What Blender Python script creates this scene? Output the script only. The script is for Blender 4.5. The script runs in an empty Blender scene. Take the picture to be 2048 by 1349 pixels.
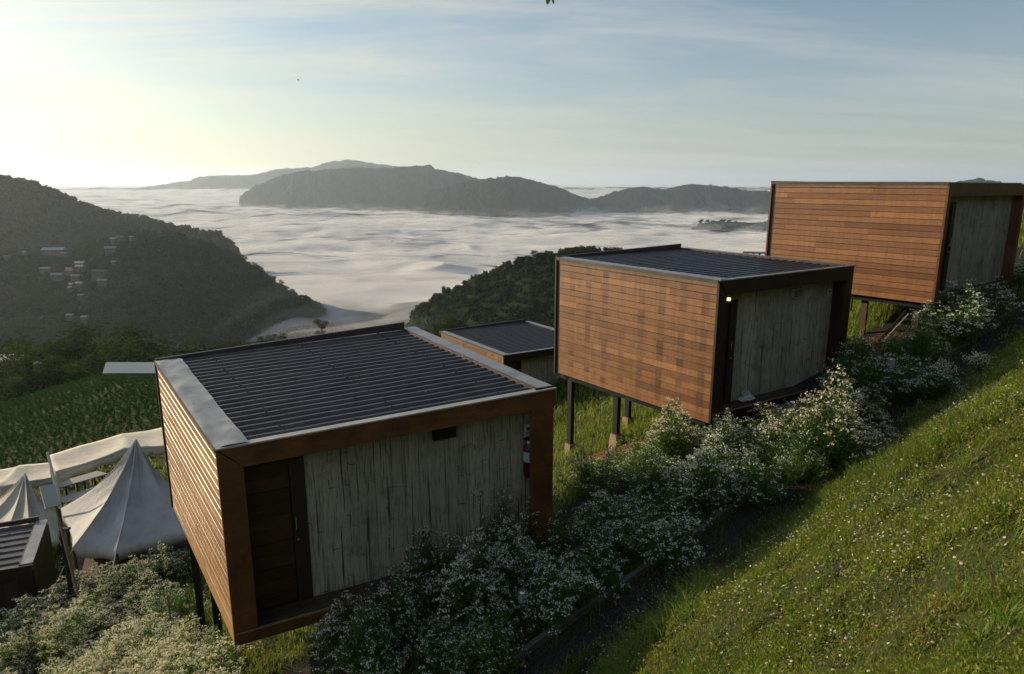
import bpy, math, random
import numpy as np
from mathutils import Vector, Matrix, Euler

# ------------------------------------------------------------------ camera, world, sun, exposure
SC = bpy.context.scene
COL = SC.collection
R = math.radians
PITCH, FPX, CX, CY = R(12.7), 1370.0, 1024.0, 674.5

cam_d = bpy.data.cameras.new('camera')
cam_d.sensor_width = 36.0
cam_d.lens = FPX / 2048 * 36.0
cam_d.clip_start, cam_d.clip_end = 0.05, 60000
cam = bpy.data.objects.new('camera', cam_d)
cam.rotation_euler = (math.pi / 2 - PITCH, 0, 0)
COL.objects.link(cam)
SC.camera = cam

SUN_AZ, SUN_EL = R(-61), R(14)          # azimuth from +Y, clockwise positive
SUN_DIR = Vector((math.sin(SUN_AZ) * math.cos(SUN_EL), math.cos(SUN_AZ) * math.cos(SUN_EL), math.sin(SUN_EL)))
sun_d = bpy.data.lights.new('sun', 'SUN')
sun_d.energy, sun_d.angle, sun_d.color = 5.0, R(0.6), (1.0, 0.80, 0.55)
sun = bpy.data.objects.new('sun', sun_d)
sun.rotation_euler = SUN_DIR.to_track_quat('Z', 'Y').to_euler()
COL.objects.link(sun)

SC.view_settings.view_transform = 'Standard'
SC.view_settings.look = 'None'
SC.view_settings.exposure = 0.2
SC.view_settings.gamma = 1.0
SC.cycles.max_bounces = 6
SC.cycles.diffuse_bounces = 3
SC.cycles.volume_bounces = 1
SC.cycles.transparent_max_bounces = 16
SC.cycles.use_denoising = True


class NT:
    """small helper for node trees"""
    def __init__(s, tree):
        s.t = tree
        s.n, s.l = tree.nodes, tree.links

    def node(s, typ, **kw):
        n = s.n.new(typ)
        for k, v in kw.items():
            if k.startswith('i_'):
                n.inputs[k[2:].replace('_', ' ')].default_value = v
            else:
                setattr(n, k, v)
        return n

    def link(s, a, b):
        s.l.new(a, b)

    def math(s, op, a, b=None, c=None, clamp=False):
        n = s.n.new('ShaderNodeMath')
        n.operation = op
        n.use_clamp = clamp
        for i, v in enumerate((a, b, c)):
            if v is None:
                continue
            if isinstance(v, (int, float)):
                n.inputs[i].default_value = v
            else:
                s.l.new(v, n.inputs[i])
        return n.outputs[0]

    def mix(s, f, a, b, mode='MIX'):
        n = s.n.new('ShaderNodeMix')
        n.data_type = 'RGBA'
        n.blend_type = mode
        for sock, v in ((n.inputs[0], f), (n.inputs[6], a), (n.inputs[7], b)):
            if isinstance(v, (int, float)):
                sock.default_value = v
            elif isinstance(v, (tuple, list)):
                sock.default_value = tuple(v) + ((1,) if len(v) == 3 else ())
            else:
                s.l.new(v, sock)
        return n.outputs[2]

    def ramp(s, f, stops):
        n = s.n.new('ShaderNodeValToRGB')
        e = n.color_ramp.elements
        while len(e) < len(stops):
            e.new(0.5)
        for i, (p, c) in enumerate(stops):
            e[i].position = p
            e[i].color = (c, c, c, 1) if isinstance(c, (int, float)) else tuple(c) + (1,)
        s.l.new(f, n.inputs[0])
        return n.outputs[0]

    def noise(s, vec, scale, detail=4, rough=0.55, dist=0.0):
        n = s.n.new('ShaderNodeTexNoise')
        n.inputs['Scale'].default_value = scale
        n.inputs['Detail'].default_value = detail
        n.inputs['Roughness'].default_value = rough
        n.inputs['Distortion'].default_value = dist
        if vec is not None:
            s.l.new(vec, n.inputs['Vector'])
        return n.outputs[0]

    def mapping(s, vec, scale=(1, 1, 1), loc=(0, 0, 0), rot=(0, 0, 0)):
        n = s.n.new('ShaderNodeMapping')
        n.inputs['Scale'].default_value = scale
        n.inputs['Location'].default_value = loc
        n.inputs['Rotation'].default_value = rot
        s.l.new(vec, n.inputs['Vector'])
        return n.outputs[0]


world = bpy.data.worlds.new('World')
SC.world = world
world.use_nodes = True
W = NT(world.node_tree)
W.n.clear()
sky = W.node('ShaderNodeTexSky', sky_type='NISHITA', sun_disc=False, sun_elevation=SUN_EL,
             sun_rotation=SUN_AZ, altitude=1200, air_density=1.0, dust_density=2.0, ozone_density=1.0)
tc = W.node('ShaderNodeTexCoord')
sep = W.node('ShaderNodeSeparateXYZ')
W.link(tc.outputs['Generated'], sep.inputs[0])
zz = W.math('ADD', W.math('MAXIMUM', sep.outputs[2], 0.0), 0.10)
cmb = W.node('ShaderNodeCombineXYZ')
W.link(W.math('DIVIDE', sep.outputs[0], zz), cmb.inputs[0])
W.link(W.math('DIVIDE', sep.outputs[1], zz), cmb.inputs[1])
cl = W.noise(W.mapping(cmb.outputs[0], (0.30, 1.05, 1), (2.3, 0.6, 0), (0, 0, 0.30)), 1.0, 10, 0.62, 0.7)
cl2 = W.noise(W.mapping(cmb.outputs[0], (0.12, 0.3, 1), (5.1, 3.0, 0)), 1.0, 5, 0.55, 0.2)
cov = W.ramp(W.math('ADD', W.math('MULTIPLY', cl, 0.6), W.math('MULTIPLY', cl2, 0.4)), [(0.44, 0.0), (0.50, 0.35), (0.60, 1.0)])
dotn = W.node('ShaderNodeVectorMath', operation='DOT_PRODUCT')
W.link(tc.outputs['Generated'], dotn.inputs[0])
dotn.inputs[1].default_value = SUN_DIR
fwd = W.math('POWER', W.math('MAXIMUM', dotn.outputs['Value'], 0.0), 3.0)
# thin high cloud: pale everywhere, forward-scattering towards the sun
ccol = W.mix(fwd, (5.2, 5.15, 4.8), (11.3, 10.0, 7.0))
low = W.ramp(sep.outputs[2], [(0.0, 1.0), (0.42, 0.0)])
# veil of moist air that thickens towards the horizon
hz = W.math('MULTIPLY', W.math('POWER', low, 2.0), 0.72)
vcol = W.mix(W.math('POWER', W.math('MAXIMUM', dotn.outputs['Value'], 0.0), 2.2), (4.15, 4.22, 3.65), (10.8, 9.1, 5.2))
s0 = W.mix(1.0, sky.outputs[0], (0.80, 0.97, 1.06), 'MULTIPLY')
s1 = W.mix(hz, s0, vcol)
s2 = W.mix(W.math('MULTIPLY', cov, 0.62), s1, ccol)
bg = W.node('ShaderNodeBackground')
bg.inputs['Strength'].default_value = 0.105
W.link(s2, bg.inputs[0])
wo = W.node('ShaderNodeOutputWorld')
W.link(bg.outputs[0], wo.inputs[0])

# ------------------------------------------------------------------ tools
RNG = np.random.default_rng(7)
random.seed(7)
SP, CP = math.sin(PITCH), math.cos(PITCH)


def ray(px, py):
    """direction of the sight line through a photo pixel, scaled so that its depth is 1"""
    a, b = (px - CX) / FPX, -(py - CY) / FPX
    return np.array([a, CP + b * SP, -SP + b * CP])


def at(px, py, d):
    """point on the sight line at horizontal distance d"""
    v = ray(px, py)
    return v * (d / math.hypot(v[0], v[1]))


def smooth(a, b, x):
    t = np.clip((x - a) / (b - a), 0, 1)
    return t * t * (3 - 2 * t)


_perm = np.random.default_rng(3).random((256, 256))


def vnoise(x, y):
    xi, yi = np.floor(x).astype(int), np.floor(y).astype(int)
    fx, fy = x - xi, y - yi
    fx, fy = fx * fx * (3 - 2 * fx), fy * fy * (3 - 2 * fy)
    g = lambda i, j: _perm[i & 255, j & 255]
    return (g(xi, yi) * (1 - fx) + g(xi + 1, yi) * fx) * (1 - fy) + (g(xi, yi + 1) * (1 - fx) + g(xi + 1, yi + 1) * fx) * fy


def fbm(x, y, o=4, gain=0.5):
    r, a, s = 0, 1, 0
    for i in range(o):
        r = r + a * (vnoise(x * 2 ** i + 17.3 * i, y * 2 ** i + 9.1 * i) - 0.5)
        s += a
        a *= gain
    return r / s * 2


def props(o, label=None, cat=None, group=None, kind=None, category=None):
    cat = cat or category
    if label: o['label'] = label
    if cat: o['category'] = cat
    if group: o['group'] = group
    if kind: o['kind'] = kind
    return o


def empty(name, loc=(0, 0, 0), rz=0, **kw):
    o = bpy.data.objects.new(name, None)
    o.location = loc
    o.rotation_euler = (0, 0, rz)
    o.empty_display_size = 0.2
    COL.objects.link(o)
    return props(o, **kw)


def link(name, me, parent=None, loc=None, **kw):
    o = bpy.data.objects.new(name, me)
    COL.objects.link(o)
    if loc is not None: o.location = loc
    if parent: o.parent = parent
    return props(o, **kw)


def np_mesh(name, V, F, mats, mi=None, smooth_=False, attrs=None):
    """V (n,3), F (m,k) with one k for all"""
    V = np.asarray(V, np.float32)
    F = np.asarray(F, np.int32)
    me = bpy.data.meshes.new(name)
    m, k = F.shape
    me.vertices.add(len(V)); me.vertices.foreach_set('co', V.ravel())
    me.loops.add(m * k); me.loops.foreach_set('vertex_index', F.ravel())
    me.polygons.add(m)
    me.polygons.foreach_set('loop_start', np.arange(0, m * k, k, dtype=np.int32))
    me.polygons.foreach_set('loop_total', np.full(m, k, np.int32))
    if mi is not None: me.polygons.foreach_set('material_index', np.asarray(mi, np.int32))
    me.polygons.foreach_set('use_smooth', np.full(m, bool(smooth_)))
    for mt in mats: me.materials.append(mt)
    for an, (dom, val) in (attrs or {}).items():
        a = me.attributes.new(an, 'FLOAT', dom)
        a.data.foreach_set('value', np.asarray(val, np.float32))
    me.update(calc_edges=True)
    me.validate()
    return me


class MB:
    """collects faces of any size, with a per-face value and material"""
    def __init__(s, f=None):
        s.V, s.F, s.A, s.M = [], [], [], []
        s.f = f or (lambda p: p)

    def add(s, verts, faces, val=0.5, mat=0):
        b = len(s.V)
        s.V += [tuple(s.f(p)) for p in verts]
        for fc in faces:
            s.F.append(tuple(i + b for i in fc)); s.A.append(val); s.M.append(mat)

    def box(s, x0, x1, y0, y1, z0, z1, val=0.5, mat=0):
        v = [(x0, y0, z0), (x1, y0, z0), (x1, y1, z0), (x0, y1, z0), (x0, y0, z1), (x1, y0, z1), (x1, y1, z1), (x0, y1, z1)]
        s.add(v, [(0, 3, 2, 1), (4, 5, 6, 7), (0, 1, 5, 4), (1, 2, 6, 5), (2, 3, 7, 6), (3, 0, 4, 7)], val, mat)

    def prism(s, prof, axis, a, b, val=0.5, mat=0):
        """closed 2D profile extruded along axis ('x','y','z') from a to b"""
        n = len(prof)
        P = []
        for t in (a, b):
            for (u, w) in prof:
                P.append({'x': (t, u, w), 'y': (u, t, w), 'z': (u, w, t)}[axis])
        fs = [(i, (i + 1) % n, n + (i + 1) % n, n + i) for i in range(n)]
        s.add(P, fs + [tuple(range(n))[::-1], tuple(range(n, 2 * n))], val, mat)

    def tube(s, pts, rad, n=8, val=0.5, mat=0, cap=True):
        pts = [Vector(p) for p in pts]
        if not hasattr(rad, '__len__'): rad = [rad] * len(pts)
        P = []
        for i, p in enumerate(pts):
            d = (pts[min(i + 1, len(pts) - 1)] - pts[max(i - 1, 0)]).normalized()
            a = d.cross(Vector((0, 0, 1)) if abs(d.z) < 0.9 else Vector((1, 0, 0))).normalized()
            c = d.cross(a)
            P += [tuple(p + (a * math.cos(2 * math.pi * j / n) + c * math.sin(2 * math.pi * j / n)) * rad[i]) for j in range(n)]
        fs = [(i * n + j, i * n + (j + 1) % n, (i + 1) * n + (j + 1) % n, (i + 1) * n + j) for i in range(len(pts) - 1) for j in range(n)]
        if cap: fs += [tuple(range(n))[::-1], tuple(range((len(pts) - 1) * n, len(pts) * n))]
        s.add(P, fs, val, mat)

    def lathe(s, prof, c=(0, 0, 0), n=16, val=0.5, mat=0):
        P = [(c[0] + r * math.cos(2 * math.pi * j / n), c[1] + r * math.sin(2 * math.pi * j / n), c[2] + z) for (r, z) in prof for j in range(n)]
        fs = [(i * n + j, i * n + (j + 1) % n, (i + 1) * n + (j + 1) % n, (i + 1) * n + j) for i in range(len(prof) - 1) for j in range(n)]
        s.add(P, fs, val, mat)

    def build(s, name, mats, parent=None, smooth_=False, recalc=True, **kw):
        me = bpy.data.meshes.new(name)
        me.from_pydata(s.V, [], s.F)
        for m in (mats if isinstance(mats, (list, tuple)) else [mats]): me.materials.append(m)
        me.polygons.foreach_set('material_index', s.M)
        me.polygons.foreach_set('use_smooth', [smooth_] * len(s.F))
        a = me.attributes.new('val', 'FLOAT', 'FACE')
        a.data.foreach_set('value', s.A)
        me.update()
        if recalc:
            import bmesh
            bm = bmesh.new(); bm.from_mesh(me)
            bmesh.ops.recalc_face_normals(bm, faces=bm.faces)
            bm.to_mesh(me); bm.free()
        return link(name, me, parent, **kw)


# ------------------------------------------------------------------ materials
def mat(name):
    m = bpy.data.materials.new(name)
    m.use_nodes = True
    n = NT(m.node_tree)
    p = n.n['Principled BSDF']
    return m, n, p


def setin(n, p, name, v):
    if isinstance(v, (int, float)): p.inputs[name].default_value = v
    elif isinstance(v, tuple): p.inputs[name].default_value = v + (1,)
    else: n.link(v, p.inputs[name])


def bump(n, p, h, dist=0.01, strength=1.0):
    b = n.node('ShaderNodeBump')
    b.inputs['Distance'].default_value = dist
    b.inputs['Strength'].default_value = strength
    n.link(h, b.inputs['Height'])
    n.link(b.outputs[0], p.inputs['Normal'])


def attr(n, name):
    a = n.node('ShaderNodeAttribute', attribute_name=name)
    return a.outputs['Fac']


def obj_co(n):
    return n.node('ShaderNodeTexCoord').outputs['Object']


def wood(name, lo, hi, rough=0.55, along='y', stain=0.0, grain=1.0, columns=0.0, coat=0.0):
    m, n, p = mat(name)
    co = obj_co(n)
    sc = {'y': (30, 1.6, 30), 'x': (1.6, 30, 30), 'z': (30, 30, 1.2)}[along]
    g = n.noise(n.mapping(co, sc), 1.0, 6, 0.65, 0.4)
    v = attr(n, 'val')
    t = n.math('ADD', n.math('MULTIPLY', v, 0.75), n.math('MULTIPLY', n.math('SUBTRACT', g, 0.5), 0.9 * grain), clamp=True)
    c = n.mix(t, lo, hi)
    rain = n.noise(n.mapping(co, (14, 14, 1.0)), 1.0, 4, 0.65)
    c = n.mix(n.math('MULTIPLY', n.ramp(rain, [(0.30, 1.0), (0.55, 0.0)]), 0.35 if along == 'y' else 0.0), c, tuple(x * 0.45 for x in lo))
    fine = n.noise(n.mapping(co, tuple(x * 4 for x in sc)), 1.0, 3, 0.7)
    c = n.mix(n.math('MULTIPLY', n.ramp(fine, [(0.38, 1.0), (0.5, 0.0)]), 0.5 * grain), c, tuple(x * 0.5 for x in lo))
    if stain:
        s = n.noise(co, 1.4, 5, 0.6, 0.3)
        c = n.mix(n.math('MULTIPLY', n.ramp(s, [(0.40, 1.0), (0.6, 0.0)]), stain), c, tuple(x * 0.35 for x in lo))
        s2 = n.noise(co, 9, 5, 0.7)
        c = n.mix(n.math('MULTIPLY', n.ramp(s2, [(0.35, 1.0), (0.5, 0.0)]), stain * 0.6), c, tuple(x * 0.5 for x in lo))
    if columns:   # dark blotches in columns at stud spacing, varying board by board
        sp = n.node('ShaderNodeSeparateXYZ'); n.link(co, sp.inputs[0])
        w = n.math('ABSOLUTE', n.math('SUBTRACT', n.math('FRACT', n.math('MULTIPLY', sp.outputs[1], 1.9)), 0.5))
        cm = n.ramp(n.math('ADD', w, n.math('MULTIPLY', n.math('SUBTRACT', g, 0.5), 0.12)), [(0.13, 1.0), (0.20, 0.0)])
        rowz = n.math('FLOOR', n.math('DIVIDE', sp.outputs[2], 0.1398))
        cq = n.node('ShaderNodeCombineXYZ'); n.link(n.math('MULTIPLY', n.math('FLOOR', n.math('MULTIPLY', sp.outputs[1], 1.9)), 7.3), cq.inputs[0]); n.link(n.math('MULTIPLY', rowz, 0.63), cq.inputs[1])
        blot = n.ramp(n.noise(cq.outputs[0], 1.0, 2, 0.8), [(0.40, 0.0), (0.62, 1.0)])
        broad = n.ramp(n.noise(n.mapping(co, (1, 1.1, 1.3), (0, 3, 1)), 1.0, 3, 0.6), [(0.35, 0.35), (0.6, 1.0)])
        c = n.mix(n.math('MULTIPLY', n.math('MULTIPLY', cm, n.math('MULTIPLY', blot, broad)), columns), c, tuple(x * 0.30 for x in lo))
    setin(n, p, 'Base Color', c)
    setin(n, p, 'Roughness', rough)
    if coat: setin(n, p, 'Coat Weight', coat); setin(n, p, 'Coat Roughness', 0.35)
    bump(n, p, g, 0.004, 0.6)
    return m


M = {}
M['siding_a'] = wood('golden_siding', (0.32, 0.15, 0.055), (0.68, 0.40, 0.18), 0.42, 'y', 0.25, 0.8, 0.0, 0.25)
M['siding_b'] = wood('blotched_siding', (0.17, 0.066, 0.022), (0.50, 0.24, 0.088), 0.5, 'y', 0.25, 0.9, 0.8)
M['siding_c'] = wood('red_brown_siding', (0.17, 0.064, 0.022), (0.47, 0.22, 0.082), 0.5, 'y', 0.12, 0.9, 0.0)
M['frame_a'] = wood('orange_frame_wood', (0.11, 0.038, 0.010), (0.27, 0.100, 0.026), 0.6, 'x', 0.7, 1.0)
M['frame_b'] = wood('dark_frame_wood', (0.022, 0.008, 0.004), (0.055, 0.02, 0.009), 0.55, 'x', 0.5, 1.0)
M['frame_c'] = wood('brown_frame_wood', (0.13, 0.05, 0.02), (0.24, 0.10, 0.04), 0.55, 'x', 0.5, 1.0)
M['door'] = wood('dark_door_wood', (0.030, 0.012, 0.007), (0.11, 0.044, 0.020), 0.5, 'x', 0.5, 1.2)
M['dark_trim'] = wood('dark_trim_wood', (0.025, 0.014, 0.010), (0.05, 0.03, 0.02), 0.6, 'z', 0.2, 1.0)
M['deck'] = wood('deck_boards', (0.045, 0.030, 0.020), (0.09, 0.055, 0.035), 0.7, 'x', 0.6, 1.0)
M['weathered'] = wood('weathered_wood', (0.16, 0.105, 0.06), (0.34, 0.23, 0.14), 0.75, 'y', 0.3, 1.4)
M['post_wood'] = wood('old_post_wood', (0.05, 0.035, 0.022), (0.14, 0.10, 0.06), 0.8, 'z', 0.3, 1.2)
M['stick'] = wood('dry_stick', (0.15, 0.10, 0.06), (0.35, 0.26, 0.16), 0.8, 'z', 0.3, 1.2)


def bamboo_panel(name, a, b):
    """flattened bamboo wall: fine vertical splits, wide strips, ring cracks"""
    m, n, p = mat(name)
    co = obj_co(n)
    v = attr(n, 'val')
    wav = n.noise(n.mapping(co, (1.2, 1, 1.2)), 1.0, 3)
    co2 = n.node('ShaderNodeVectorMath', operation='ADD')
    n.link(co, co2.inputs[0])
    cc = n.node('ShaderNodeCombineXYZ')
    n.link(n.math('MULTIPLY', n.math('SUBTRACT', wav, 0.5), 0.05), cc.inputs[0])
    n.link(cc.outputs[0], co2.inputs[1])
    fine = n.noise(n.mapping(co2.outputs[0], (95, 1, 2.2)), 1.0, 4, 0.6)
    mid = n.noise(n.mapping(co2.outputs[0], (16, 1, 0.9)), 1.0, 4, 0.6)
    big = n.noise(n.mapping(co, (1.3, 1, 1.6)), 1.0, 5, 0.6)
    t = n.math('ADD', n.math('MULTIPLY', v, 0.35), n.math('ADD', n.math('MULTIPLY', mid, 0.5), n.math('MULTIPLY', big, 0.35)))
    c = n.mix(t, a, b)
    split = n.ramp(fine, [(0.36, 1.0), (0.46, 0.0)])
    c = n.mix(n.math('MULTIPLY', split, 0.75), c, tuple(x * 0.22 for x in a))
    deep = n.ramp(n.noise(n.mapping(co2.outputs[0], (30, 1, 0.6), (4, 0, 2)), 1.0, 2, 0.5), [(0.30, 1.0), (0.34, 0.0)])
    c = n.mix(n.math('MULTIPLY', deep, 0.9), c, tuple(x * 0.1 for x in a))
    # joints of the mats: short staggered cross cracks and long upright splits
    sp = n.node('ShaderNodeSeparateXYZ'); n.link(co2.outputs[0], sp.inputs[0])
    cq = n.node('ShaderNodeCombineXYZ')
    n.link(n.math('ADD', sp.outputs[2], n.math('MULTIPLY', n.noise(n.mapping(co, (5, 1, 2)), 1.0, 3), 0.10)), cq.inputs[0]); n.link(sp.outputs[0], cq.inputs[1])
    bk = n.node('ShaderNodeTexBrick'); bk.offset = 0.37; bk.offset_frequency = 2
    n.link(cq.outputs[0], bk.inputs['Vector'])
    for k_, v_ in (('Scale', 1.0), ('Mortar Size', 0.007), ('Mortar Smooth', 0.3), ('Brick Width', 0.47), ('Row Height', 0.27)): bk.inputs[k_].default_value = v_
    broken = n.ramp(n.noise(n.mapping(co, (6, 1, 3), (3, 0, 7)), 1.0, 3, 0.7), [(0.50, 0.0), (0.60, 1.0)])
    c = n.mix(n.math('MULTIPLY', n.math('MULTIPLY', bk.outputs['Fac'], broken), 0.85), c, tuple(x * 0.12 for x in a))
    st = n.ramp(n.noise(co, 3.0, 6, 0.7), [(0.3, 0.6), (0.5, 0.0)])
    c = n.mix(st, c, tuple(x * 0.45 for x in a))
    setin(n, p, 'Base Color', c)
    setin(n, p, 'Roughness', 0.75)
    bump(n, p, n.math('SUBTRACT', n.math('ADD', fine, mid), n.math('MULTIPLY', deep, 2.0)), 0.008, 0.8)
    return m


M['bamboo'] = bamboo_panel('flattened_bamboo', (0.165, 0.155, 0.118), (0.45, 0.43, 0.345))


def metal(name, c, rough=0.4, metallic=0.7, dirt=0.4, scale=3.0):
    m, n, p = mat(name)
    co = obj_co(n)
    d = n.noise(co, scale, 6, 0.65, 0.3)
    col = n.mix(n.math('MULTIPLY', n.ramp(d, [(0.35, 1.0), (0.65, 0.0)]), dirt), c, tuple(x * 0.35 for x in c))
    setin(n, p, 'Base Color', col)
    setin(n, p, 'Metallic', metallic)
    setin(n, p, 'Roughness', n.math('ADD', n.math('MULTIPLY', d, 0.3), rough - 0.15))
    bump(n, p, d, 0.004, 0.4)
    return m


M['roof'] = metal('dark_roof_sheet', (0.105, 0.096, 0.092), 0.36, 0.55, 0.6)
M['flashing'] = metal('grey_flashing', (0.36, 0.36, 0.35), 0.38, 0.45, 0.55)
M['edge'] = metal('bright_edge_strip', (0.55, 0.53, 0.48), 0.4, 0.5, 0.3)
M['parapet'] = metal('brown_cap_sheet', (0.09, 0.07, 0.07), 0.5, 0.3, 0.5)
M['steel'] = metal('dark_steel', (0.018, 0.02, 0.022), 0.5, 0.4, 0.3)
M['pipe'] = metal('white_pipe', (0.55, 0.52, 0.45), 0.45, 0.2, 0.4)
M['chrome'] = metal('bright_metal', (0.6, 0.6, 0.58), 0.25, 0.9, 0.1)


def plain(name, c, rough=0.6, var=0.25, scale=6, metallic=0, emit=None):
    m, n, p = mat(name)
    d = n.noise(obj_co(n), scale, 5, 0.6)
    setin(n, p, 'Base Color', n.mix(n.math('MULTIPLY', d, var * 2), c, tuple(x * 0.5 for x in c)))
    setin(n, p, 'Roughness', rough)
    setin(n, p, 'Metallic', metallic)
    if emit:
        p.inputs['Emission Color'].default_value = c + (1,)
        p.inputs['Emission Strength'].default_value = emit
    return m


M['paper'] = plain('paper', (0.62, 0.64, 0.60), 0.8, 0.1)
M['ink'] = plain('ink', (0.10, 0.12, 0.12), 0.8, 0.1)
M['red'] = plain('red_paint', (0.06, 0.006, 0.007), 0.35, 0.2)
M['black'] = plain('black_plastic', (0.012, 0.012, 0.014), 0.45, 0.2)
M['label'] = plain('label_blue_white', (0.40, 0.46, 0.55), 0.6, 0.1)
M['label_green'] = plain('label_green', (0.05, 0.25, 0.22), 0.6, 0.1)
M['concrete'] = plain('concrete', (0.36, 0.26, 0.16), 0.9, 0.3)
M['edging'] = plain('edging_concrete', (0.16, 0.155, 0.12), 0.9, 0.5, 9)
M['lamp_lit'] = plain('lit_lamp', (1.0, 0.80, 0.40), 0.5, 0.0, 1, 0, 1.3)
M['lamp_white'] = plain('lamp_shade_white', (0.30, 0.34, 0.33), 0.5, 0.1)
M['plastic_bag'] = plain('white_plastic', (0.55, 0.58, 0.58), 0.35, 0.3, 12)
M['table'] = plain('table_top', (0.42, 0.40, 0.34), 0.6, 0.2)
M['board'] = plain('pale_board', (0.36, 0.38, 0.33), 0.5, 0.3, 4)
M['insect'] = plain('insect_body', (0.02, 0.015, 0.008), 0.5, 0.1)
M['house_wall'] = plain('house_wall', (0.16, 0.15, 0.13), 0.85, 0.4, 0.3)
M['house_roof'] = plain('pale_sheet_roof', (0.34, 0.34, 0.32), 0.6, 0.4, 0.3)
M['house_roof2'] = plain('teal_roof', (0.22, 0.32, 0.31), 0.5, 0.3, 0.3)
M['house_roof3'] = plain('rust_roof', (0.17, 0.12, 0.10), 0.7, 0.4, 0.3)
M['house_dark'] = plain('dark_opening', (0.03, 0.03, 0.03), 0.8, 0.2)
M['shed_roof'] = plain('blue_grey_roof', (0.17, 0.21, 0.25), 0.45, 0.3, 0.3)


def canvas(name, c):
    m, n, p = mat(name)
    co = obj_co(n)
    d = n.noise(co, 1.6, 6, 0.65, 0.4)
    w = n.noise(n.mapping(co, (1, 1, 0.25)), 7.0, 3, 0.6, 1.0)
    setin(n, p, 'Base Color', n.mix(n.ramp(d, [(0.35, 0.55), (0.6, 0.0)]), c, tuple(x * 0.55 for x in c)))
    setin(n, p, 'Roughness', 0.85)
    bump(n, p, w, 0.05, 0.5)
    return m


M['canvas'] = canvas('white_canvas', (0.50, 0.49, 0.47))
M['canvas2'] = canvas('cream_canvas', (0.56, 0.53, 0.45))


def leaf_mat(name, a, b, rough=0.55, trans=0.35, spec=0.3):
    m, n, p = mat(name)
    t = attr(n, 'tint')
    info = n.node('ShaderNodeObjectInfo')
    t2 = n.math('ADD', n.math('MULTIPLY', t, 0.8), n.math('MULTIPLY', info.outputs['Random'], 0.2), clamp=True)
    c = n.mix(t2, a, b)
    setin(n, p, 'Base Color', c)
    setin(n, p, 'Roughness', rough)
    p.inputs['Specular IOR Level'].default_value = spec
    tr = n.node('ShaderNodeBsdfTranslucent')
    n.link(n.mix(0.5, c, (b[0] * 1.3, b[1] * 1.4, b[2] * 0.6)), tr.inputs[0])
    mx = n.node('ShaderNodeMixShader')
    mx.inputs[0].default_value = trans
    n.link(p.outputs[0], mx.inputs[1]); n.link(tr.outputs[0], mx.inputs[2])
    n.link(mx.outputs[0], n.n['Material Output'].inputs[0])
    return m


M['leaf'] = leaf_mat('bush_leaf', (0.034, 0.086, 0.018), (0.125, 0.23, 0.042))
M['leaf_green'] = leaf_mat('fresh_leaf', (0.05, 0.10, 0.016), (0.15, 0.24, 0.04))
M['stem'] = leaf_mat('stem', (0.035, 0.055, 0.018), (0.10, 0.11, 0.04), 0.7, 0.1)
M['floret'] = leaf_mat('white_floret', (0.66, 0.67, 0.60), (0.90, 0.90, 0.85), 0.7, 0.3, 0.1)
M['floret_lit_dry'] = leaf_mat('sunlit_fading_floret', (0.66, 0.58, 0.44), (0.90, 0.85, 0.72), 0.8, 0.25, 0.1)  # cream paints in sunlight on lit bushes; also used for dry flower heads
M['pink'] = leaf_mat('pink_floret', (0.40, 0.20, 0.38), (0.60, 0.38, 0.55), 0.7, 0.3, 0.1)
M['grass'] = leaf_mat('grass_blade', (0.050, 0.092, 0.012), (0.25, 0.32, 0.045), 0.6, 0.40, 0.2)
M['grass_tall'] = leaf_mat('tall_blade', (0.045, 0.10, 0.012), (0.19, 0.30, 0.04), 0.5, 0.4, 0.2)
M['weed'] = leaf_mat('weed_leaf', (0.050, 0.10, 0.014), (0.26, 0.31, 0.05), 0.6, 0.35, 0.15)
M['grass_dry'] = leaf_mat('dry_blade', (0.16, 0.11, 0.045), (0.34, 0.25, 0.10), 0.7, 0.35)
M['daisy'] = leaf_mat('daisy_petal', (0.60, 0.56, 0.46), (0.82, 0.80, 0.74), 0.7, 0.3, 0.1)
M['daisy_eye'] = leaf_mat('daisy_eye', (0.5, 0.36, 0.06), (0.6, 0.45, 0.1), 0.7, 0.1, 0.1)
M['crop'] = leaf_mat('crop_leaf', (0.018, 0.052, 0.012), (0.048, 0.105, 0.022), 0.9, 0.2, 0.05)
M['tree_leaf'] = leaf_mat('tree_leaf', (0.018, 0.032, 0.012), (0.05, 0.07, 0.02), 0.9, 0.2, 0.05)
M['tree_leaf2'] = leaf_mat('tree_leaf_light', (0.035, 0.055, 0.014), (0.085, 0.11, 0.028), 0.9, 0.2, 0.05)
M['forest'] = leaf_mat('forest_canopy', (0.010, 0.026, 0.011), (0.036, 0.066, 0.022), 0.7, 0.15, 0.1)
M['bark'] = plain('bark', (0.07, 0.05, 0.035), 0.9, 0.4, 10)


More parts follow.
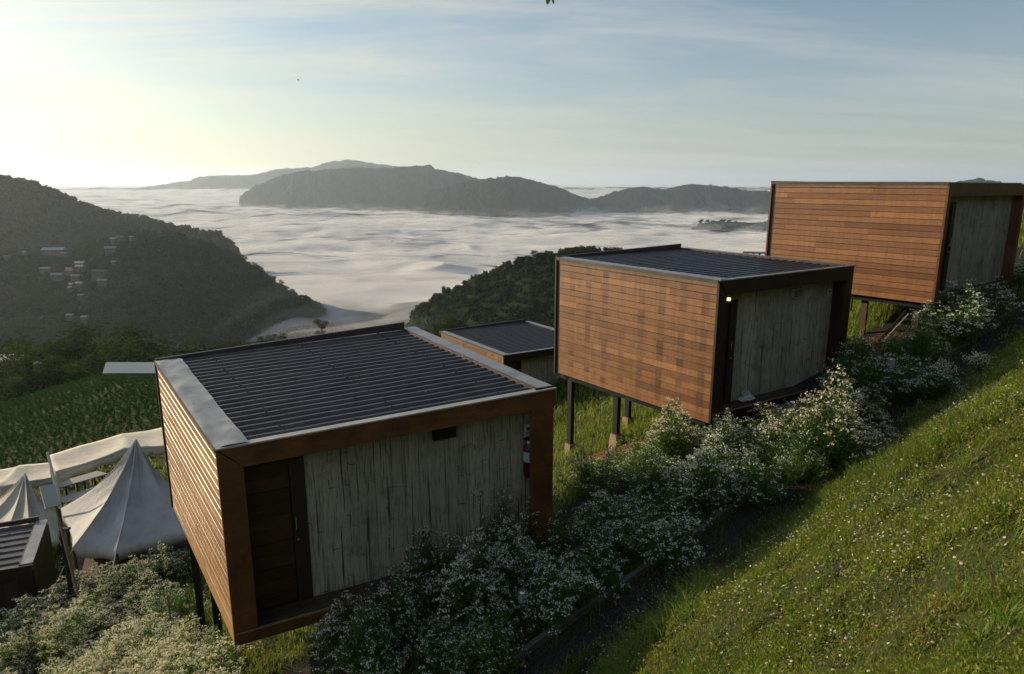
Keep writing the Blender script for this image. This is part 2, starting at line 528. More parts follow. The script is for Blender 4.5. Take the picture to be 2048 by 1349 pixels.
def ground_mat():
    m, n, p = mat('hillside_earth')
    co = obj_co(n)
    a = n.noise(co, 0.6, 6, 0.65)
    b = n.noise(co, 9.0, 6, 0.7)
    c = n.mix(n.ramp(a, [(0.4, 0.0), (0.6, 1.0)]), (0.028, 0.040, 0.012), (0.055, 0.075, 0.018))
    c = n.mix(n.ramp(b, [(0.45, 0.0), (0.7, 0.7)]), c, (0.06, 0.042, 0.024))
    pm = attr(n, 'path')      # trodden gravel, by place on the slope
    g = n.noise(co, 60, 3, 0.7)
    gravel = n.mix(n.ramp(g, [(0.4, 0.0), (0.65, 1.0)]), (0.018, 0.016, 0.015), (0.085, 0.075, 0.065))
    c = n.mix(pm, c, gravel)
    so = attr(n, 'soil')
    c = n.mix(so, c, n.mix(b, (0.10, 0.035, 0.018), (0.22, 0.10, 0.05)))
    setin(n, p, 'Base Color', c)
    setin(n, p, 'Roughness', 0.95)
    p.inputs['Specular IOR Level'].default_value = 0.15
    bump(n, p, n.math('ADD', b, g), 0.05, 0.7)
    return m


M['ground'] = ground_mat()


def hill_mat(name, a, b, c3, scale):
    m, n, p = mat(name)
    co = obj_co(n)
    t = n.noise(co, scale, 8, 0.7)
    u = n.noise(co, scale * 0.12, 4, 0.6)
    c = n.mix(n.ramp(t, [(0.35, 0.0), (0.65, 1.0)]), a, b)
    c = n.mix(n.ramp(u, [(0.5, 0.0), (0.62, 0.8)]), c, c3)
    setin(n, p, 'Base Color', c)
    setin(n, p, 'Roughness', 1.0)
    p.inputs['Specular IOR Level'].default_value = 0.0
    bump(n, p, t, 6.0, 1.0)
    return m


M['hill'] = hill_mat('wooded_hill', (0.014, 0.024, 0.011), (0.045, 0.060, 0.024), (0.05, 0.05, 0.03), 0.12)
M['hill_hazed'] = hill_mat('hazed_wooded_hill', (0.028, 0.038, 0.030), (0.055, 0.066, 0.048), (0.05, 0.058, 0.045), 0.03)  # lighter base colour stands in for thicker haze on the rear mountains
M['hill_far'] = hill_mat('distant_wooded_hill', (0.012, 0.02, 0.014), (0.03, 0.042, 0.028), (0.03, 0.04, 0.03), 0.03)


def fog_mat(name, dens, cut, scale, seed):
    """fog bank: light scattered inside it levels out the shading, so the normal is bent up and sunward to brighten it"""
    m, n, p = mat(name)
    co = obj_co(n)
    th = attr(n, 'thick')
    w = n.noise(n.mapping(co, (1, 1, 0), (seed * 310, seed * 170, 0)), scale, 5 if seed else 7, 0.52, 0.3)
    a = n.math('ADD', n.math('MULTIPLY', n.math('SUBTRACT', w, cut), 3.2), dens, clamp=True)
    a = n.math('MULTIPLY', n.math('MULTIPLY', a, dens if seed else 1.0), th, clamp=True)
    if not seed:
        a = n.math('ADD', n.math('MULTIPLY', th, 1.9), n.math('MULTIPLY', n.math('SUBTRACT', w, 0.62), 1.4), clamp=True)
    geo = n.node('ShaderNodeNewGeometry')
    mv = n.node('ShaderNodeMix'); mv.data_type = 'VECTOR'; mv.inputs[0].default_value = 0.48
    n.link(geo.outputs['Normal'], mv.inputs[4]); mv.inputs[5].default_value = (-0.55, 0.28, 1)
    nv = n.node('ShaderNodeVectorMath', operation='NORMALIZE'); n.link(mv.outputs[1], nv.inputs[0])
    c = n.mix(n.noise(n.mapping(co, (1, 1, 0)), 0.0022, 6, 0.6, 0.5), (0.80, 0.84, 0.90), (0.97, 0.96, 0.93))
    d = n.node('ShaderNodeBsdfDiffuse'); n.link(c, d.inputs[0]); n.link(nv.outputs[0], d.inputs['Normal'])
    t = n.node('ShaderNodeBsdfTranslucent'); n.link(c, t.inputs[0])
    mx = n.node('ShaderNodeMixShader'); mx.inputs[0].default_value = 0.38
    n.link(d.outputs[0], mx.inputs[1]); n.link(t.outputs[0], mx.inputs[2])
    tp = n.node('ShaderNodeBsdfTransparent')
    m2 = n.node('ShaderNodeMixShader')
    n.link(a, m2.inputs[0])
    n.link(tp.outputs[0], m2.inputs[1]); n.link(mx.outputs[0], m2.inputs[2])
    n.link(m2.outputs[0], n.n['Material Output'].inputs[0])
    return m


M['fog'] = fog_mat('fog', 0, 0, 0.010, 0)
for k_, (dn_, ct_) in enumerate(((0.45, 0.52), (0.38, 0.55), (0.30, 0.57), (0.22, 0.58), (0.15, 0.58))): M['fog%d' % k_] = fog_mat('fog_wisps', dn_, ct_, 0.0060, k_ + 1)

# ------------------------------------------------------------------ shape of the land
YAW = R(36)
UX, UY = math.cos(YAW), math.sin(YAW)


def sn(x, y):
    return x * UX + y * UY, x * UY - y * UX


def xy(s, n):
    return s * UX + n * UY, s * UY - n * UX


_PN = [-900, -420, -200, -140, -112, -98, -90, -60, -38, -26, -17, -12, -8.6, -8.0, -6.3, -5.9, -5.3, -3.0, 0.0, 3.0, 8.0, 60]
_PZ = [-200, -125, -62, -38, -29, -20.0, -16.6, -10.2, -6.3, -5.4, -4.0, -1.75, -0.18, -0.08, -0.04, 0.0, 0.06, 2.35, 4.9, 7.0, 9.5, 12]


def zp(s):
    return np.interp(s, [-200, -40, -15, 5, 22, 45, 200], [-30, -14, -9.6, -5.9, -2.7, 1.0, 6.0])


def near_h(x, y):
    s, n = sn(x, y)
    z = zp(s) + np.interp(n, _PN, _PZ)
    z = z - smooth(5, 30, s) * np.maximum(0, -n - 25) * 0.35 - smooth(25, 80, s) * smooth(-8, -30, n) * 5
    z = z + 0.9 * np.exp(-((x + 12.6) ** 2 + (y - 13.2) ** 2) / 7.0)
    z = z + 1.15 * np.exp(-((x + 9.0) ** 2 + (y - 15.6) ** 2) / 9.0)
    off = smooth(-5.6, -4.2, n)
    z = z + (fbm(x * 0.55, y * 0.55, 4) * 0.32 + fbm(x * 1.9, y * 1.9, 3) * 0.16) * off + fbm(x * 0.9 + 50, y * 0.9, 3) * 0.10 * smooth(-8.4, -10, n)
    z = z + fbm(x * 0.03, y * 0.03 + 9, 3) * 1.0 * smooth(-30, -80, n)
    return z


# crest lines read off the picture: (px, py, distance); the crest stands where it says and falls away on both sides
RIDGES = {
    'far': dict(c=[(-420, 330, 1500), (-150, 345, 1420), (0, 355, 1350), (60, 366, 1330), (130, 393, 1300), (200, 421, 1280), (290, 441, 1250), (360, 455, 1220), (440, 471, 1200), (480, 505, 1180), (520, 560, 1150)], front=0.36, back=0.5, rough=5),
    'spur': dict(c=[(-420, 470, 900), (-100, 500, 900), (60, 505, 880), (180, 488, 860), (265, 468, 840), (350, 469, 820), (420, 490, 800), (480, 521, 770), (520, 546, 740), (560, 574, 720), (600, 598, 700), (632, 612, 680), (660, 650, 670), (690, 690, 660)], front=0.185, back=0.5, rough=3),
    'right': dict(c=[(760, 740, 500), (800, 680, 490), (835, 622, 480), (870, 598, 475), (910, 578, 470), (950, 558, 465), (1000, 540, 460), (1060, 517, 455), (1110, 508, 450), (1180, 500, 450), (1320, 520, 460), (1500, 560, 480), (1700, 600, 500)], front=0.30, back=0.5, rough=2),
    'm_back': dict(c=[(150, 392, 8200), (275, 377, 8200), (320, 370, 8150), (380, 362, 8100), (400, 353, 8100), (500, 351, 8000), (560, 338, 8000), (620, 336, 7900), (650, 326, 7900), (695, 319, 7900), (740, 326, 7900), (800, 334, 7900), (900, 350, 8000), (1000, 380, 8000)], front=0.3, back=0.3, rough=16),
    'm_mid': dict(c=[(480, 392, 4900), (510, 372, 4850), (560, 352, 4800), (600, 343, 4800), (700, 337, 4800), (790, 335, 4800), (835, 333, 4850), (857, 331, 4850), (880, 341, 4900), (925, 348, 4900), (960, 358, 4900), (1040, 370, 4900), (1120, 395, 4900)], front=0.35, back=0.3, rough=14),
    'm_front': dict(c=[(790, 425, 3900), (830, 400, 3850), (880, 377, 3800), (920, 366, 3800), (965, 359, 3800), (1010, 353, 3800), (1045, 356, 3820), (1075, 364, 3850), (1110, 372, 3900), (1150, 390, 4000), (1180, 398, 4050), (1200, 394, 4100), (1230, 383, 4150), (1280, 374, 4200), (1330, 379, 4200), (1380, 368, 4200), (1440, 372, 4150), (1490, 381, 4100), (1540, 383, 4000), (1700, 380, 3900), (1860, 372, 3800), (1925, 362, 3700), (1955, 356, 3700), (1990, 364, 3700), (2047, 371, 3700), (2300, 380, 3800), (2700, 395, 3900)], front=0.30, back=0.3, rough=9),
    'islet': dict(c=[(1370, 470, 2400), (1400, 447, 2450), (1440, 443, 2480), (1500, 446, 2500), (1540, 444, 2500), (1600, 452, 2500), (1700, 480, 2500)], front=0.30, back=0.5, rough=4),
}
for k, r in RIDGES.items():
    az, D, Z = [], [], []
    for (px, py, d) in r['c']:
        p = at(px, py, d)
        az.append(math.atan2(p[0], p[1])); D.append(d); Z.append(p[2])
    r['az'], r['D'], r['Z'] = np.array(az), np.array(D, float), np.array(Z)


def ridge_h(k, az, rr):
    r = RIDGES[k]
    D = np.interp(az, r['az'], r['D']); Z = np.interp(az, r['az'], r['Z'])
    x, y = np.sin(az) * rr, np.cos(az) * rr
    q = r['rough']
    sc = 1 / (q * 9.0)
    gul = (fbm(x * sc, y * sc, 4) if q < 7 else 0.5 - 1.6 * np.abs(fbm(x * sc * 0.8, y * sc * 0.5, 5)))
    jag = fbm(az * D / (q * 2.2) + 31, rr * 0 + 5.0, 4)
    e = D - rr
    fr_ = r['front'] + (smooth(-0.54, -0.38, az) * 0.40 if k == 'spur' else 0.0)
    fall = np.where(e > 0, e * fr_, -e * r['back'])
    w = np.clip(np.abs(e) / (q * 6.0), 0, 1)
    h = Z + jag * q * (0.75 if q > 7 else 0.3) * (1 - w * 0.7) + fbm(az * D / 11.0, rr / 14.0, 2) * (6.0 if q > 7 else 0.8) - np.sqrt(fall * fall + (q * 0.3) ** 2) + q * 0.3 + gul * q * 1.6 * w
    if k == 'spur':    # the lower slope flattens out towards the fields, highest on the left
        floor = np.interp(az, [-0.75, -0.45, -0.38, -0.30], [-100, -118, -150, -190])
        h = np.maximum(h, floor + gul * 3 - smooth(880, 1200, rr) * 250)
    out = np.maximum(r['az'][0] - az, az - r['az'][-1])
    return np.where(out > 0, h - out * D * 4.0, h)


def land_h(az, rr):
    h = np.full(np.broadcast(az, rr).shape, -230.0)
    for k in RIDGES: h = np.maximum(h, ridge_h(k, az, rr))
    return h


def hit(px, py, tmax=200):
    """where a sight line meets the near hillside"""
    v = ray(px, py)
    t = np.linspace(2.0, tmax, 12000)
    P = t[:, None] * v
    below = P[:, 2] < near_h(P[:, 0], P[:, 1])
    i = int(np.argmax(below)) if below.any() else len(t) - 1
    return P[i]


def polar_mesh(name, az, rr, hf, mats, cut=None, attrs=None, smooth_=True):
    A, Rr = np.meshgrid(az, rr)
    Z = hf(A, Rr)
    X, Y = np.sin(A) * Rr, np.cos(A) * Rr
    V = np.stack([X, Y, Z], -1).reshape(-1, 3)
    nr, na = A.shape
    idx = np.arange(nr * na).reshape(nr, na)
    F = np.stack([idx[:-1, :-1], idx[:-1, 1:], idx[1:, 1:], idx[1:, :-1]], -1).reshape(-1, 4)[:, ::-1]
    if cut is not None:
        keep = (V[F][:, :, 2] > cut).any(1)
        F = F[keep]
        used = np.unique(F)
        mp = np.full(len(V), -1); mp[used] = np.arange(len(used))
        V, F = V[used], mp[F]
    at_ = {}
    for nme, fn in (attrs or {}).items(): at_[nme] = ('POINT', fn(V[:, 0], V[:, 1], V[:, 2]))
    return np_mesh(name, V, F, mats, smooth_=smooth_, attrs=at_)


SOIL = []    # (x, y, radius) of bare red patches, by place


def path_attr(x, y, z):
    s, n = sn(x, y)
    w = fbm(x * 1.7, y * 1.7, 3) * 0.18
    a = smooth(-6.3, -6.15, n + w * 0.3) * smooth(-5.15, -5.45, n + w)
    b = smooth(-8.55, -8.4, n) * smooth(-7.15, -7.35, n)
    return np.clip(a + b, 0, 1) * smooth(60, 40, s)


def soil_attr(x, y, z):
    r = np.zeros_like(x)
    for (a, b, c) in SOIL:
        d = np.hypot(x - a, y - b) + fbm(x * 2, y * 2, 3) * c * 0.5
        r = np.maximum(r, smooth(c, c * 0.5, d))
    return r


for (px, py, rad) in ((1225, 905, 1.0), (1760, 690, 1.1), (1330, 800, 1.0)):
    p = hit(px, py); SOIL.append((p[0], p[1], rad))

az_n = np.concatenate([np.linspace(-math.pi, -1.05, 60)[:-1], np.linspace(-1.05, 1.05, 900), np.linspace(1.05, math.pi, 60)[1:]])
rr_n = np.exp(np.linspace(math.log(1.0), math.log(430), 560))
g = polar_mesh('ground', az_n, rr_n, lambda a, r: near_h(np.sin(a) * r, np.cos(a) * r), [M['ground']], attrs={'path': path_attr, 'soil': soil_attr})
link('ground', g, kind='structure')

az = np.linspace(-0.95, -0.28, 420)
link('hill', polar_mesh('hill', az, np.linspace(950, 1700, 130), lambda a, r: ridge_h('far', a, r), [M['hill']], cut=-215), kind='structure')
link('hill', polar_mesh('hill', az, np.linspace(300, 1000, 240), lambda a, r: ridge_h('spur', a, r), [M['hill']], cut=-215), kind='structure')
link('hill', polar_mesh('hill', np.linspace(-0.22, 0.62, 400), np.linspace(150, 560, 160), lambda a, r: ridge_h('right', a, r), [M['hill']], cut=-215), kind='structure')
link('mountain', polar_mesh('mountain', np.linspace(-0.62, 0.02, 700), np.linspace(6600, 8600, 90), lambda a, r: ridge_h('m_back', a, r), [M['hill_hazed']], cut=-230), kind='structure')
link('mountain', polar_mesh('mountain', np.linspace(-0.42, 0.12, 700), np.linspace(3700, 5300, 90), lambda a, r: ridge_h('m_mid', a, r), [M['hill_hazed']], cut=-230), kind='structure')
link('mountain', polar_mesh('mountain', np.linspace(-0.2, 0.95, 1100), np.linspace(2800, 4500, 90), lambda a, r: ridge_h('m_front', a, r), [M['hill_far']], cut=-230), kind='structure')
link('hill', polar_mesh('hill', np.linspace(0.22, 0.5, 260), np.linspace(2150, 2650, 60), lambda a, r: ridge_h('islet', a, r), [M['hill_far']], cut=-215), kind='structure')

# valley floor far below the fog, out to the horizon
link('valley_floor', np_mesh('valley_floor', [(-40000, -40000, -232), (40000, -40000, -232), (40000, 40000, -232), (-40000, 40000, -232)], [(0, 1, 2, 3)], [M['hill_far']]), kind='structure')


def fog_h(a, r):
    x, y = np.sin(a) * r, np.cos(a) * r
    base = np.interp(r, [300, 450, 650, 1000, 1500, 4500, 7000, 30000], [-94, -99, -117, -136, -148, -150, -72, -70]) - smooth(-0.30, -0.60, a) * smooth(1250, 750, r) * 80
    nr_ = smooth(350, 1100, r)
    big = fbm(x / 620 + 3, y / 380, 3) * 24
    bil = (1 - np.abs(fbm(x / 300 + 7, y / 260 + 2, 4)) * 2.2) * 17 - 10
    small = fbm(x / 130, y / 110, 2) * 2.0
    return base + (big + small + bil) * 0.8 * (0.5 + 0.5 * nr_)


def fog_thick(x, y, z):
    a, r = np.arctan2(x, y), np.hypot(x, y)
    d = z - land_h(a, r)
    return smooth(-12, 55, d + fbm(x / 70, y / 70, 4) * 16)


az_f = np.linspace(-1.0, 1.0, 900)
rr_f = np.exp(np.linspace(math.log(330), math.log(38000), 620))
fogv, fogf, fogm, fogt, b_ = [], [], [], [], 0
A_, R_ = np.meshgrid(az_f, rr_f)
LH = land_h(A_, R_)
XX, YY = np.sin(A_) * R_, np.cos(A_) * R_
H0_ = fog_h(A_, R_)
idx_ = np.arange(A_.size).reshape(A_.shape)
for k_, off_ in enumerate((0, 5, 11, 19, 29, 42)):
    st = 1 if k_ == 0 else 2
    X_, Y_ = XX[::st, ::st], YY[::st, ::st]
    Z_ = H0_[::st, ::st] + off_ * (1 + 0.5 * fbm(X_ / 160 + k_ * 3, Y_ / 160, 3)) - (0 if k_ == 0 else 1)
    d_ = Z_ - LH[::st, ::st]
    if k_ == 0: T_ = smooth(-8, 26 + 30 * smooth(700, 1500, R_[::st, ::st]), d_ + fbm(X_ / 60, Y_ / 60, 4) * 12)
    else: T_ = smooth(2, 50, d_ + fbm(X_ / 60, Y_ / 60, 3) * 14) * (0.35 + 0.65 * smooth(600, 1100, R_[::st, ::st])) * smooth(9000, 3000, R_[::st, ::st])
    T_ = T_ * (0.16 + 0.84 * smooth(420, 950, R_[::st, ::st] + fbm(X_ / 90, Y_ / 90, 4) * 260)) if k_ == 0 else T_
    n1_, n2_ = X_.shape
    q_ = np.arange(n1_ * n2_).reshape(n1_, n2_)
    F_ = np.stack([q_[:-1, :-1], q_[1:, :-1], q_[1:, 1:], q_[:-1, 1:]], -1).reshape(-1, 4)
    F_ = F_[(T_.ravel()[F_] > 0).any(1)]
    fogv.append(np.stack([X_, Y_, Z_], -1).reshape(-1, 3)); fogf.append(F_ + b_); fogm.append(np.full(len(F_), k_)); fogt.append(T_.ravel()); b_ += n1_ * n2_
link('fog', np_mesh('fog', np.concatenate(fogv), np.concatenate(fogf), [M['fog']] + [M['fog%d' % k_] for k_ in range(5)], np.concatenate(fogm), smooth_=True, attrs={'thick': ('POINT', np.concatenate(fogt))}),
     kind='stuff', label='sea of white fog filling the valley below the cabins', category='fog')

# ------------------------------------------------------------------ haze
hz = MB(); hz.box(-30000, 30000, -3000, 40000, -240, 330)
hm = bpy.data.materials.new('haze'); hm.use_nodes = True
HN = NT(hm.node_tree); HN.n.clear()
pv = HN.node('ShaderNodeVolumePrincipled')
pv.inputs['Color'].default_value = (0.74, 0.87, 1.0, 1)
pv.inputs['Density'].default_value = 0.000065
pv.inputs['Anisotropy'].default_value = 0.5
ho = HN.node('ShaderNodeOutputMaterial')
HN.link(pv.outputs[0], ho.inputs['Volume'])
hob = hz.build('haze', hm, None, kind='stuff', label='thin pale morning haze over the whole valley', category='haze')


# ------------------------------------------------------------------ cabins
def cabin(idx, A, a, sk, Wd, D, H, qx, qy, o):
    """timber box on steel posts: x along the door side, y towards the valley, z up from the floor edge (0) to the roof edge (H)"""
    rnd = random.Random(idx * 11 + 3)
    root = empty('cabin', (A[0], A[1], A[2] - H), a, label=o['label'], cat='cabin', group='timber cabins on stilts stepping up the hillside')
    cs, ss = math.cos(sk), math.sin(sk)

    def f(p):
        x, y, z = p
        return (x - y * ss, y * cs, z + x * qx + y * qy)
    side, fr = o['side'], o['frame']
    Rc = o.get('recess', 0.35)
    st = o.get('stile', 0.27)
    # --- left wall cladding: one board per run, with its own lip
    mb = MB(f)
    rows = 19
    hh = (H - 0.13) / rows if idx != 2 else 0.1398
    for r in range(rows):
        z0 = 0.0 + r * hh
        y = 0.03
        row = rnd.gauss(0, 0.10)
        while y < D - 0.14:
            ln = rnd.choice([1.1, 1.9, 2.6, 3.2, 4.2]) if o['short'] else rnd.choice([1.6, 2.2, 2.9, 3.6])
            y1 = min(y + ln, D - 0.14)
            if D - 0.14 - y1 < 0.25: y1 = D - 0.14
            v = min(1, max(0, rnd.gauss(0.40, 0.22) + row + (0.5 if rnd.random() < 0.12 else 0)))
            lip, dp = o.get('lip', (0.010, 0.022))
            out = -dp - rnd.uniform(0, 0.002)
            prof = [(0.004, z0 + 0.003), (out, z0 + 0.004), (out * 0.80, z0 + hh - lip - 0.002), (-0.004, z0 + hh - 0.002), (0.004, z0 + hh - 0.002)]
            # prism along y wants (x,z)
            mb.prism(prof, 'y', y + 0.0015, y1 - 0.0015, v)
            y = y1
    mb.build('siding', side, root)
    # --- carcass: back, right wall, floor, ceiling, inner side faces
    mb = MB(f)
    mb.box(0.006, 0.05, 0.012, D - 0.012, 0.012, H - 0.04)
    mb.box(Wd - 0.05, Wd - 0.006, 0.012, D - 0.012, 0.012, H - 0.04)
    mb.box(0.052, Wd - 0.052, D - 0.06, D - 0.012, 0.012, H - 0.04)
    mb.box(0.052, Wd - 0.052, Rc + 0.06, D - 0.062, 0.006, 0.08)
    mb.build('carcass', M['deck'], root)
    # right wall boards
    mb = MB(f)
    for r in range(rows):
        mb.box(Wd - 0.004, Wd + 0.02, 0.03, D - 0.02, r * hh + 0.004, (r + 1) * hh - 0.004, rnd.random())
    mb.build('siding', side, root)
    # --- door-side frame, mitred
    mb = MB(f)
    ft, fb, t = 0.29, 0.17, 0.035
    y0, y1 = -0.02, t
    def q(x0, x1, x2, x3, z0, z1, v):   # trapezoid board in the front plane: bottom x0..x1, top x3..x2
        mb.add([(x0, y0, z0), (x1, y0, z0), (x2, y0, z1), (x3, y0, z1), (x0, y1, z0), (x1, y1, z0), (x2, y1, z1), (x3, y1, z1)],
               [(0, 1, 2, 3), (7, 6, 5, 4), (0, 4, 5, 1), (1, 5, 6, 2), (2, 6, 7, 3), (3, 7, 4, 0)], v)
    st2 = o.get('stile2', 0.34)
    g_ = 0.004
    # fascia (top), split in two lengths
    xm = Wd * 0.47
    q(st + g_, xm - 0.002, xm - 0.002, g_, H - ft, H - 0.012, 0.55)
    q(xm + 0.002, Wd - st2 - g_, Wd - g_, xm + 0.002, H - ft, H - 0.012, 0.45)
    # stiles
    mb.add([(-0.030, y0, 0.0), (st, y0, fb), (st, y0, H - ft), (-0.030, y0, H - 0.012), (-0.030, y1 - 0.008, 0), (st, y1, fb), (st, y1, H - ft), (-0.030, y1 - 0.008, H - 0.012)],
           [(0, 1, 2, 3), (7, 6, 5, 4), (0, 4, 5, 1), (1, 5, 6, 2), (2, 6, 7, 3), (3, 7, 4, 0)], 0.35)
    mb.add([(Wd - st2, y0, fb), (Wd, y0, 0), (Wd, y0, H - 0.012), (Wd - st2, y0, H - ft), (Wd - st2, y1, fb), (Wd, y1, 0), (Wd, y1, H - 0.012), (Wd - st2, y1, H - ft)],
           [(0, 1, 2, 3), (7, 6, 5, 4), (0, 4, 5, 1), (1, 5, 6, 2), (2, 6, 7, 3), (3, 7, 4, 0)], 0.4)
    q(g_, Wd - g_, Wd - st2 - g_, st + g_, 0.0, fb - 0.01, 0.15)
    # inner linings of the recess
    mb.box(0.052, 0.075, t + 0.002, Rc - 0.002, 0.1, H - 0.06, 0.35)
    mb.box(Wd - 0.085, Wd - 0.052, t + 0.002, Rc - 0.002, 0.1, H - 0.06, 0.8)
    mb.build('frame', fr, root)
    mb = MB(f)
    mb.box(-0.012, Wd + 0.01, -0.03, 0.0, fb - 0.006, fb + 0.012, 0.9)   # worn nosing of the deck
    mb.build('nosing', M['weathered'], root)
    # --- deck boards in the recess
    mb = MB(f)
    for k in range(3):
        mb.box(0.06, Wd - 0.06, t + 0.004 + k * (Rc - t) / 3, t + (k + 1) * (Rc - t) / 3 - 0.004, fb - 0.03, fb - 0.002, rnd.random())
    mb.build('deck', M['deck'], root)
    # --- flattened bamboo wall in wide strips
    mb = MB(f)
    dx0, dx1 = o['door']
    dh = fb + o.get('door_h', 2.08)
    x = dx1 + 0.002
    while x < Wd - 0.09:
        w = rnd.uniform(0.16, 0.42)
        x1 = min(x + w, Wd - 0.087)
        dz = rnd.uniform(-0.006, 0.006)
        mb.box(x + 0.002, x1 - 0.002, Rc + dz, Rc + 0.03, fb, H - 0.05, rnd.random())
        x = x1
    mb.box(0.077, dx1, Rc - 0.001, Rc + 0.03, dh + 0.052, H - 0.05, 0.4)
    if dx0 > 0.1: mb.box(0.077, dx0 - 0.052, Rc - 0.001, Rc + 0.03, fb, dh + 0.05, 0.6)
    mb.build('wall', M[o.get('wall', 'bamboo')], root)
    # --- door
    mb = MB(f)
    dw = dx1 - dx0
    k = 0
    z = fb + 0.01
    while z < dh - 0.03:
        z2 = min(z + 0.19, dh)
        mb.box(dx0, dx1 - 0.20, Rc + 0.012 + 0.004 * (k % 2), Rc + 0.045, z + 0.003, z2 - 0.003, rnd.random())
        z = z2; k += 1
    dob = mb.build('door', M['door'], root)
    mb = MB(f)
    for (a0, a1, b0, b1) in ((dx0 - 0.05, dx0 - 0.002, fb, dh + 0.05), (dx1 - 0.195, dx1, fb, dh + 0.05), (dx0, dx1 - 0.197, dh + 0.002, dh + 0.05)):
        mb.box(a0, a1, Rc - 0.025, Rc + 0.034, b0, b1, 0.2)
    mb.build('frame', M['dark_trim'], dob)
    mb = MB(f)
    hx = dx1 - 0.17
    mb.tube([(hx, Rc - 0.03, fb + 1.12), (hx, Rc - 0.075, fb + 1.12), (hx, Rc - 0.075, fb + 1.30), (hx, Rc - 0.03, fb + 1.30)], 0.009)
    mb.build('handle', M['chrome'], dob)
    mb = MB(f)
    mb.lathe([(0.0, 0.0), (0.02, 0.0), (0.022, 0.02), (0.0, 0.03)], (hx + 0.02, Rc - 0.05, fb + 0.95), 10)
    mb.build('lock', M['chrome'], dob)
    # --- corner board at the valley end of the cladding
    mb = MB(f)
    mb.box(-0.012, 0.005, D - 0.132, D - 0.03, -0.03, H, 0.4)
    mb.build('corner_board', M['dark_trim'], root)
    mb = MB(f)
    mb.box(-0.045, 0.01, D - 0.028, D + 0.012, -0.03, H + 0.002, 0.7)
    mb.build('corner_trim', fr if idx > 1 else M['dark_trim'], root)
    # --- strip under the roof edge and at the foot of the cladding
    mb = MB(f)
    mb.box(-0.03, 0.004, 0.002, D - 0.135, H - 0.125, H - 0.012, 0.7)
    mb.build('top_board', M['weathered'] if idx != 1 else side, root)
    # --- roof: ribbed sheet running along x
    mb = MB(f)
    x0, x1 = o.get('flash', 0.33), Wd - 0.26
    ys, ye = 0.10, D - 0.05
    pitch = o.get('rib', 0.20)
    y = ys
    top = []
    zb = H - 0.035
    nseg = 14
    prof = []
    while y < ye - 0.01:
        for (dy, dz) in ((0.0, 0.0), (0.09, 0.0), (0.112, 0.032), (0.150, 0.032), (0.172, 0.0)):
            if y + dy * pitch / 0.2 < ye: prof.append((y + dy * pitch / 0.2, zb + dz))
        y += pitch
    prof.append((ye, zb))
    P, Fc = [], []
    for i in range(nseg + 1):
        xx = x0 - 0.02 + (x1 - x0 + 0.04) * i / nseg
        for (yy, z_) in prof: P.append((xx, yy, z_ + 0.0025 * math.sin(i * 1.7 + yy * 2.3)))
    n_ = len(prof)
    for i in range(nseg):
        for j in range(n_ - 1): Fc.append((i * n_ + j, (i + 1) * n_ + j, (i + 1) * n_ + j + 1, i * n_ + j + 1))
    mb.add(P, Fc)
    ro = mb.build('roof', M['roof'], root)
    # screws in rows
    mb = MB(f)
    for xx in (x0 + 0.5, (x0 + x1) / 2, x1 - 0.5):
        yy = ys
        while yy < ye - 0.2:
            zz_ = zb + 0.032
            yc = yy + 0.131 * pitch / 0.2
            mb.box(xx - 0.008 + rnd.uniform(-.03, .03), xx + 0.008, yc - 0.008, yc + 0.008, zz_, zz_ + 0.009)
            yy += pitch
    mb.build('screws', M['black'], ro, kind='stuff')
    # --- flashings
    def crumple(xa, xb, ya, yb, z, drop, name, m_, amp):
        nx, ny = 8, 60
        mb = MB(f)
        P, Fc = [], []
        for i in range(nx + 1):
            for j in range(ny + 1):
                xx, yy = xa + (xb - xa) * i / nx, ya + (yb - ya) * j / ny
                w = fbm(np.array([xx * 3.5 + idx * 7]), np.array([yy * 2.6]), 3)[0] * amp * (0.25 if i in (0,) else 1)
                P.append((xx, yy, z + w + drop * i / nx))
        for i in range(nx):
            for j in range(ny): Fc.append((i * (ny + 1) + j, (i + 1) * (ny + 1) + j, (i + 1) * (ny + 1) + j + 1, i * (ny + 1) + j + 1))
        mb.add(P, Fc)
        return mb.build(name, m_, root, smooth_=True)
    crumple(-0.035, x0, 0.004, D - 0.02, H + 0.012, 0.012, 'flashing', M['flashing'], o.get('crumple', 0.02))
    crumple(Wd - 0.24, Wd + 0.02, 0.05, D - 0.03, H + 0.028, -0.006, 'flashing', M['flashing'], 0.008)
    mb = MB(f)
    mb.box(Wd - 0.262, Wd - 0.242, 0.05, D - 0.04, H - 0.03, H + 0.034)
    mb.build('drip_edge', M['parapet'], root)
    mb = MB(f)
    mb.box(-0.042, -0.037, 0.0, D, H - 0.05, H + 0.016)
    mb.build('drip_edge', M['parapet'], root)
    mb = MB(f)
    mb.box(-0.03, Wd + 0.035, -0.034, 0.0, H - 0.008, H + 0.012)
    mb.box(-0.03, Wd - 0.27, 0.001, 0.09, H - 0.004, H + 0.008)
    mb.build('edge_strip', M[o.get('edge', 'edge')], root)
    # --- raised cap along the valley side
    mb = MB(f)
    ph = o.get('parapet', 0.13)
    mb.add([(-0.02, D - 0.02, H - 0.02), (Wd - 0.18, D - 0.02, H - 0.02), (Wd - 0.18, D - 0.02, H + ph), (-0.02, D - 0.02, H + 0.035),
            (-0.02, D + 0.03, H - 0.02), (Wd - 0.18, D + 0.03, H - 0.02), (Wd - 0.18, D + 0.03, H + ph), (-0.02, D + 0.03, H + 0.035)],
           [(0, 1, 2, 3), (7, 6, 5, 4), (0, 4, 5, 1), (1, 5, 6, 2), (2, 6, 7, 3), (3, 7, 4, 0)])
    mb.build('parapet', M['parapet'], root)
    # --- floor beams and posts down to the ground
    mb = MB(f)
